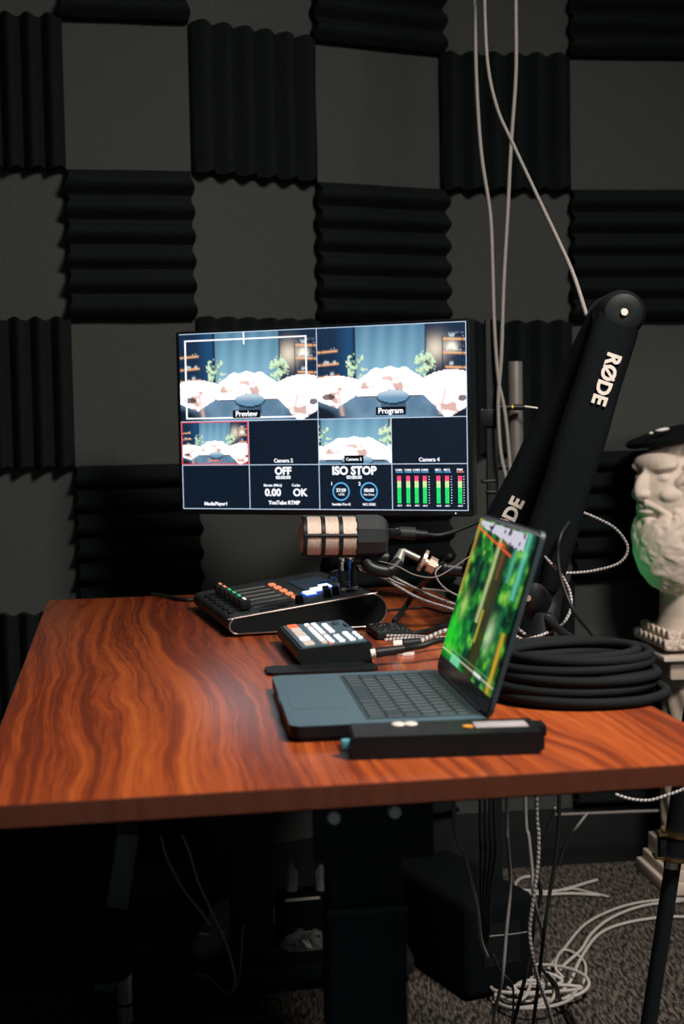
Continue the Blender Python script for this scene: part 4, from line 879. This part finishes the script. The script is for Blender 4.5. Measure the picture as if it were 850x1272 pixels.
cable('dangling_wire', 'thin wire sagging across the front of the brown shoe', [P(242, 1208, d=2.6), P(262, 1216, d=2.6), P(280, 1232, d=2.6), P(296, 1222, d=2.6), P(302, 1150, d=2.6)], .0016, 'greycord')
# floor tangle
def fp(x, y, z=.006): return P(x, y, z=z)
b = MB(); pts = []
for k in range(150):
    t = k / 150; a = t * 2 * PI * 7; cx = 655 + 18 * math.sin(t * 9) ; cy = 1222 + 8 * math.cos(t * 5)
    rx = 38 + 22 * math.sin(t * 23 + 1); ry = 14 + 9 * math.sin(t * 17)
    pts.append(fp(cx + rx * math.cos(a), cy + ry * math.sin(a) + 4, .006 + .022 * (.5 + .5 * math.sin(t * 61))))
pts += [fp(700, 1200, .01), fp(722, 1180), fp(735, 1160), fp(760, 1140), fp(800, 1125), fp(850, 1119)]
b.tube(pts, .0034, n=8, sub=4); o = b.build('cable_tangle', 'cordw', ang=3); tag(o, 'pile of tangled white cable on the carpet right of the floor box', 'tangled cable')
fl = 'white cables trailing over the carpet'
cable('floor_cable', 'white cable running right from the tangle, lower of the pair toward the tripod', [fp(640, 1245), fp(680, 1240), fp(705, 1225), fp(722, 1190), fp(745, 1160), fp(780, 1146), fp(830, 1139), fp(870, 1140)], .0034, 'cordw', fl)
cable('floor_cable', 'white cable curling up out of the tangle and back toward the box', [fp(612, 1245), fp(640, 1252), fp(690, 1244), fp(720, 1228), fp(728, 1205), fp(722, 1190), fp(700, 1180), fp(690, 1200, .02), fp(700, 1215)], .0030, 'cordw', fl)
cable('floor_cable', 'upper white cable bowing from the tangle toward the pedestal', [fp(680, 1205), fp(700, 1180), fp(725, 1150), fp(755, 1133), fp(790, 1122), fp(835, 1117), fp(870, 1118)], .0030, 'cordw', fl)
cable('floor_cable', 'loop of pale cable lying on the carpet behind the hanging leads', [fp(616, 1105), fp(650, 1106), fp(690, 1107), (fp(735, 1095)), fp(742, 1093)], .0036, 'cordw', fl)
cable('floor_cable', 'pale cable curving in a bend behind the hanging braided lead', [fp(668, 1089), fp(650, 1090), fp(641, 1098), fp(646, 1108), fp(675, 1111), fp(710, 1110), fp(745, 1112)], .0036, 'cordw', fl)
cable('floor_cable', 'short pale cable end near the skirting left of the pedestal', [fp(700, 1106), fp(712, 1104), fp(730, 1108), fp(748, 1112), fp(756, 1114)], .0030, 'cordw', fl)
for i, (x, y) in enumerate(((700, 1250), (690, 1240))):
    cable('floor_cable', ['black cable curling over the white tangle, nearer one', 'black cable curling over the white tangle, farther one'][i], [fp(x - 20, y - 40, .04), fp(x - 8, y - 25, .035), fp(x - 4 + 8 * i, y - 5, .02), fp(x + 10, y + 12), fp(x + 18, y + 30)], .0032, 'rubber', 'black cables over the tangle')
bcable('braided_cable', 'white double cord sagging below the right end of the desk', [P(765, 987, d=1.9), P(785, 993, d=1.9), P(808, 994, d=1.9), P(832, 987, d=1.9), P(856, 978, d=1.9)], .0024)
cable('floor_cable', 'highlight line along the wall above the skirting right of the desk', [P(690, 1012, d=3.25), P(740, 1010, d=3.27), P(790, 1008, d=3.28), P(822, 1007, d=3.28)], .0035, 'greycord')  # thin tube standing in for the highlight along the skirting's top edge
# chair at the left
ch = thing('office_chair', 'black padded chair on a chrome post tucked under the left of the desk', 'chair', (P(154, 1200, d=2.32).x, P(154, 1200, d=2.32).y, 0), .15)
MB().cyl((0, 0, .05), (0, 0, .195), .0135, n=24).build('chrome_post', 'silver', ch)
MB().cyl((0, 0, .125), (0, 0, .130), .0148, n=24).build('post_ring', 'blackp', ch)
MB().cyl((0, 0, .19), (0, 0, .23), .02, n=20).box((-.05, 0, .235), (.18, .12, .03), bev=.008).build('mechanism', 'blackp', ch)
b = MB(); b.box((-.20, .0, .285), (.44, .42, .10), bev=.04, seg=4); b.build('seat', 'blackm', ch)
b = MB(); b.box((-.008, -.10, .325), (.034, .07, .25), rot=Matrix.Rotation(.18, 3, 'Y'), bev=.008); b.build('seat_edge_panel', 'gtube', ch)
b = MB(); b.box((-.20, .10, .36), (.36, .26, .12), bev=.03, seg=3); b.build('cushion', 'fabric', ch)
b = MB(); b.box((-.42, 0, .62), (.06, .40, .56), rot=Matrix.Rotation(-.15, 3, 'Y'), bev=.028, seg=4); b.build('backrest', 'blackm', ch)
for k in range(5): a = 2 * PI * k / 5 + .3; MB().tube([(0, 0, .085), (.12 * math.cos(a), .12 * math.sin(a), .07), (.25 * math.cos(a), .25 * math.sin(a), .055)], .014, n=10).ball((.25 * math.cos(a), .25 * math.sin(a), .026), .025).build('foot_spoke', 'blackp', ch)
# shoe
q = fp(266, 1190, 0); sh = thing('shoe', 'dim brown shoe standing on the carpet under the desk', 'shoe', (q.x, q.y, 0), 1.25)
b = MB(); b.ball((.0, 0, .035), (.075, .036, .034)); b.ball((.055, 0, .05), (.045, .036, .05)); b.ball((.03, 0, .045), (.05, .034, .04)); o = b.build('upper', 'shoe', sh); r_ = o.modifiers.new('Remesh', 'REMESH'); r_.mode = 'VOXEL'; r_.voxel_size = .004; r_.use_smooth_shade = True
b = MB(); b.prism([(math.cos(a) * .098 + .012, math.sin(a) * .037) for a in np.linspace(0, 2 * PI, 25)[:-1]], .002, .014, 'z'); b.build('sole', 'rubber', sh)
MB().ball((-.02, -.028, .062), (.006, .004, .005)).ball((-.045, .0, .066), (.004, .012, .003)).build('pale_mark', 'whitep', sh)  # two small white dots on the upper
# things near the wall
q = Vector((-.09, 2.86, 0)); cr_ = thing('storage_crate', 'small dark crate with a pale glint by the wall, left of the front desk leg', 'crate', q, .2)
MB().box((0, 0, .055), (.12, .09, .10), bev=.008).build('body', 'blackm', cr_); MB().box((0, -.046, .108), (.10, .006, .004)).build('glint', 'whitep', cr_, smooth=False)  # white strip standing in for a highlight on the crate's top edge
b = MB(); b.ball((0, 0, .028), (.058, .04, .030), n=24)
for v in b.bm.verts: v.co += Vector((rng.uniform(-.006, .006), rng.uniform(-.006, .006), rng.uniform(-.008, .008))); v.co.z = max(v.co.z, .0)
o = b.build('plastic_bag', 'bag', smooth=False); o.location = (-.085, 2.76, 0); tag(o, 'crumpled cloudy plastic bag on the carpet left of the front desk leg', 'bag')
for i, (dx, dz) in enumerate(((-.03, 0), (.032, .004))):
    b = MB(); b.lathe([(.012, 0), (.014, .002), (.014, .04), (.006, .052), (.006, .06)], n=16); o = b.build('bottle', 'bag'); o.location = (-.09 + dx, 2.86, .110); tag(o, ['small clear bottle on the dark crate, left one', 'small clear bottle on the dark crate, right one'][i], 'bottle', 'bottles on the crate')

# ------------------------------------------------------------------ light
def area(name, loc, target, size, power, color, spread=PI, sy=None):
    l = bpy.data.lights.new(name, 'AREA'); l.energy = power; l.color = color; l.size = size; l.spread = spread
    if sy: l.shape = 'RECTANGLE'; l.size_y = sy
    o = bpy.data.objects.new(name, l); COL.objects.link(o); o.location = loc
    o.rotation_euler = (Vector(target) - Vector(loc)).to_track_quat('-Z', 'Y').to_euler(); return o
area('ceiling_lamp', (.95, 1.0, 2.6), (.2, 1.9, .85), .55, 47, (1, .90, .80), math.radians(120))
area('rear_ceiling_lamp', (.4, .2, 2.62), (.2, 2.0, .9), .9, 2.5, (.85, .97, 1.0), math.radians(150))
l = bpy.data.lights.new('green_lamp', 'SPOT'); l.energy = .9; l.color = (.10, 1, .30); l.spot_size = math.radians(46); l.spot_blend = .8; l.shadow_soft_size = .04
o = bpy.data.objects.new('green_lamp', l); COL.objects.link(o); o.location = (.40, 3.22, .62); o.rotation_euler = (Vector((.74, 3.10, .80)) - Vector(o.location)).to_track_quat('-Z', 'Y').to_euler()
l = bpy.data.lights.new('side_lamp', 'SPOT'); l.energy = 33; l.color = (1, .88, .80); l.spot_size = math.radians(34); l.spot_blend = .5; l.shadow_soft_size = .10
o = bpy.data.objects.new('side_lamp', l); COL.objects.link(o); o.location = (1.75, 1.7, 1.35); o.rotation_euler = (Vector((.86, 3.15, .80)) - Vector(o.location)).to_track_quat('-Z', 'Y').to_euler()
wd = bpy.data.worlds.new('world'); SC.world = wd; wd.use_nodes = True
wd.node_tree.nodes['Background'].inputs[0].default_value = (.35, .75, .85, 1); wd.node_tree.nodes['Background'].inputs[1].default_value = .22
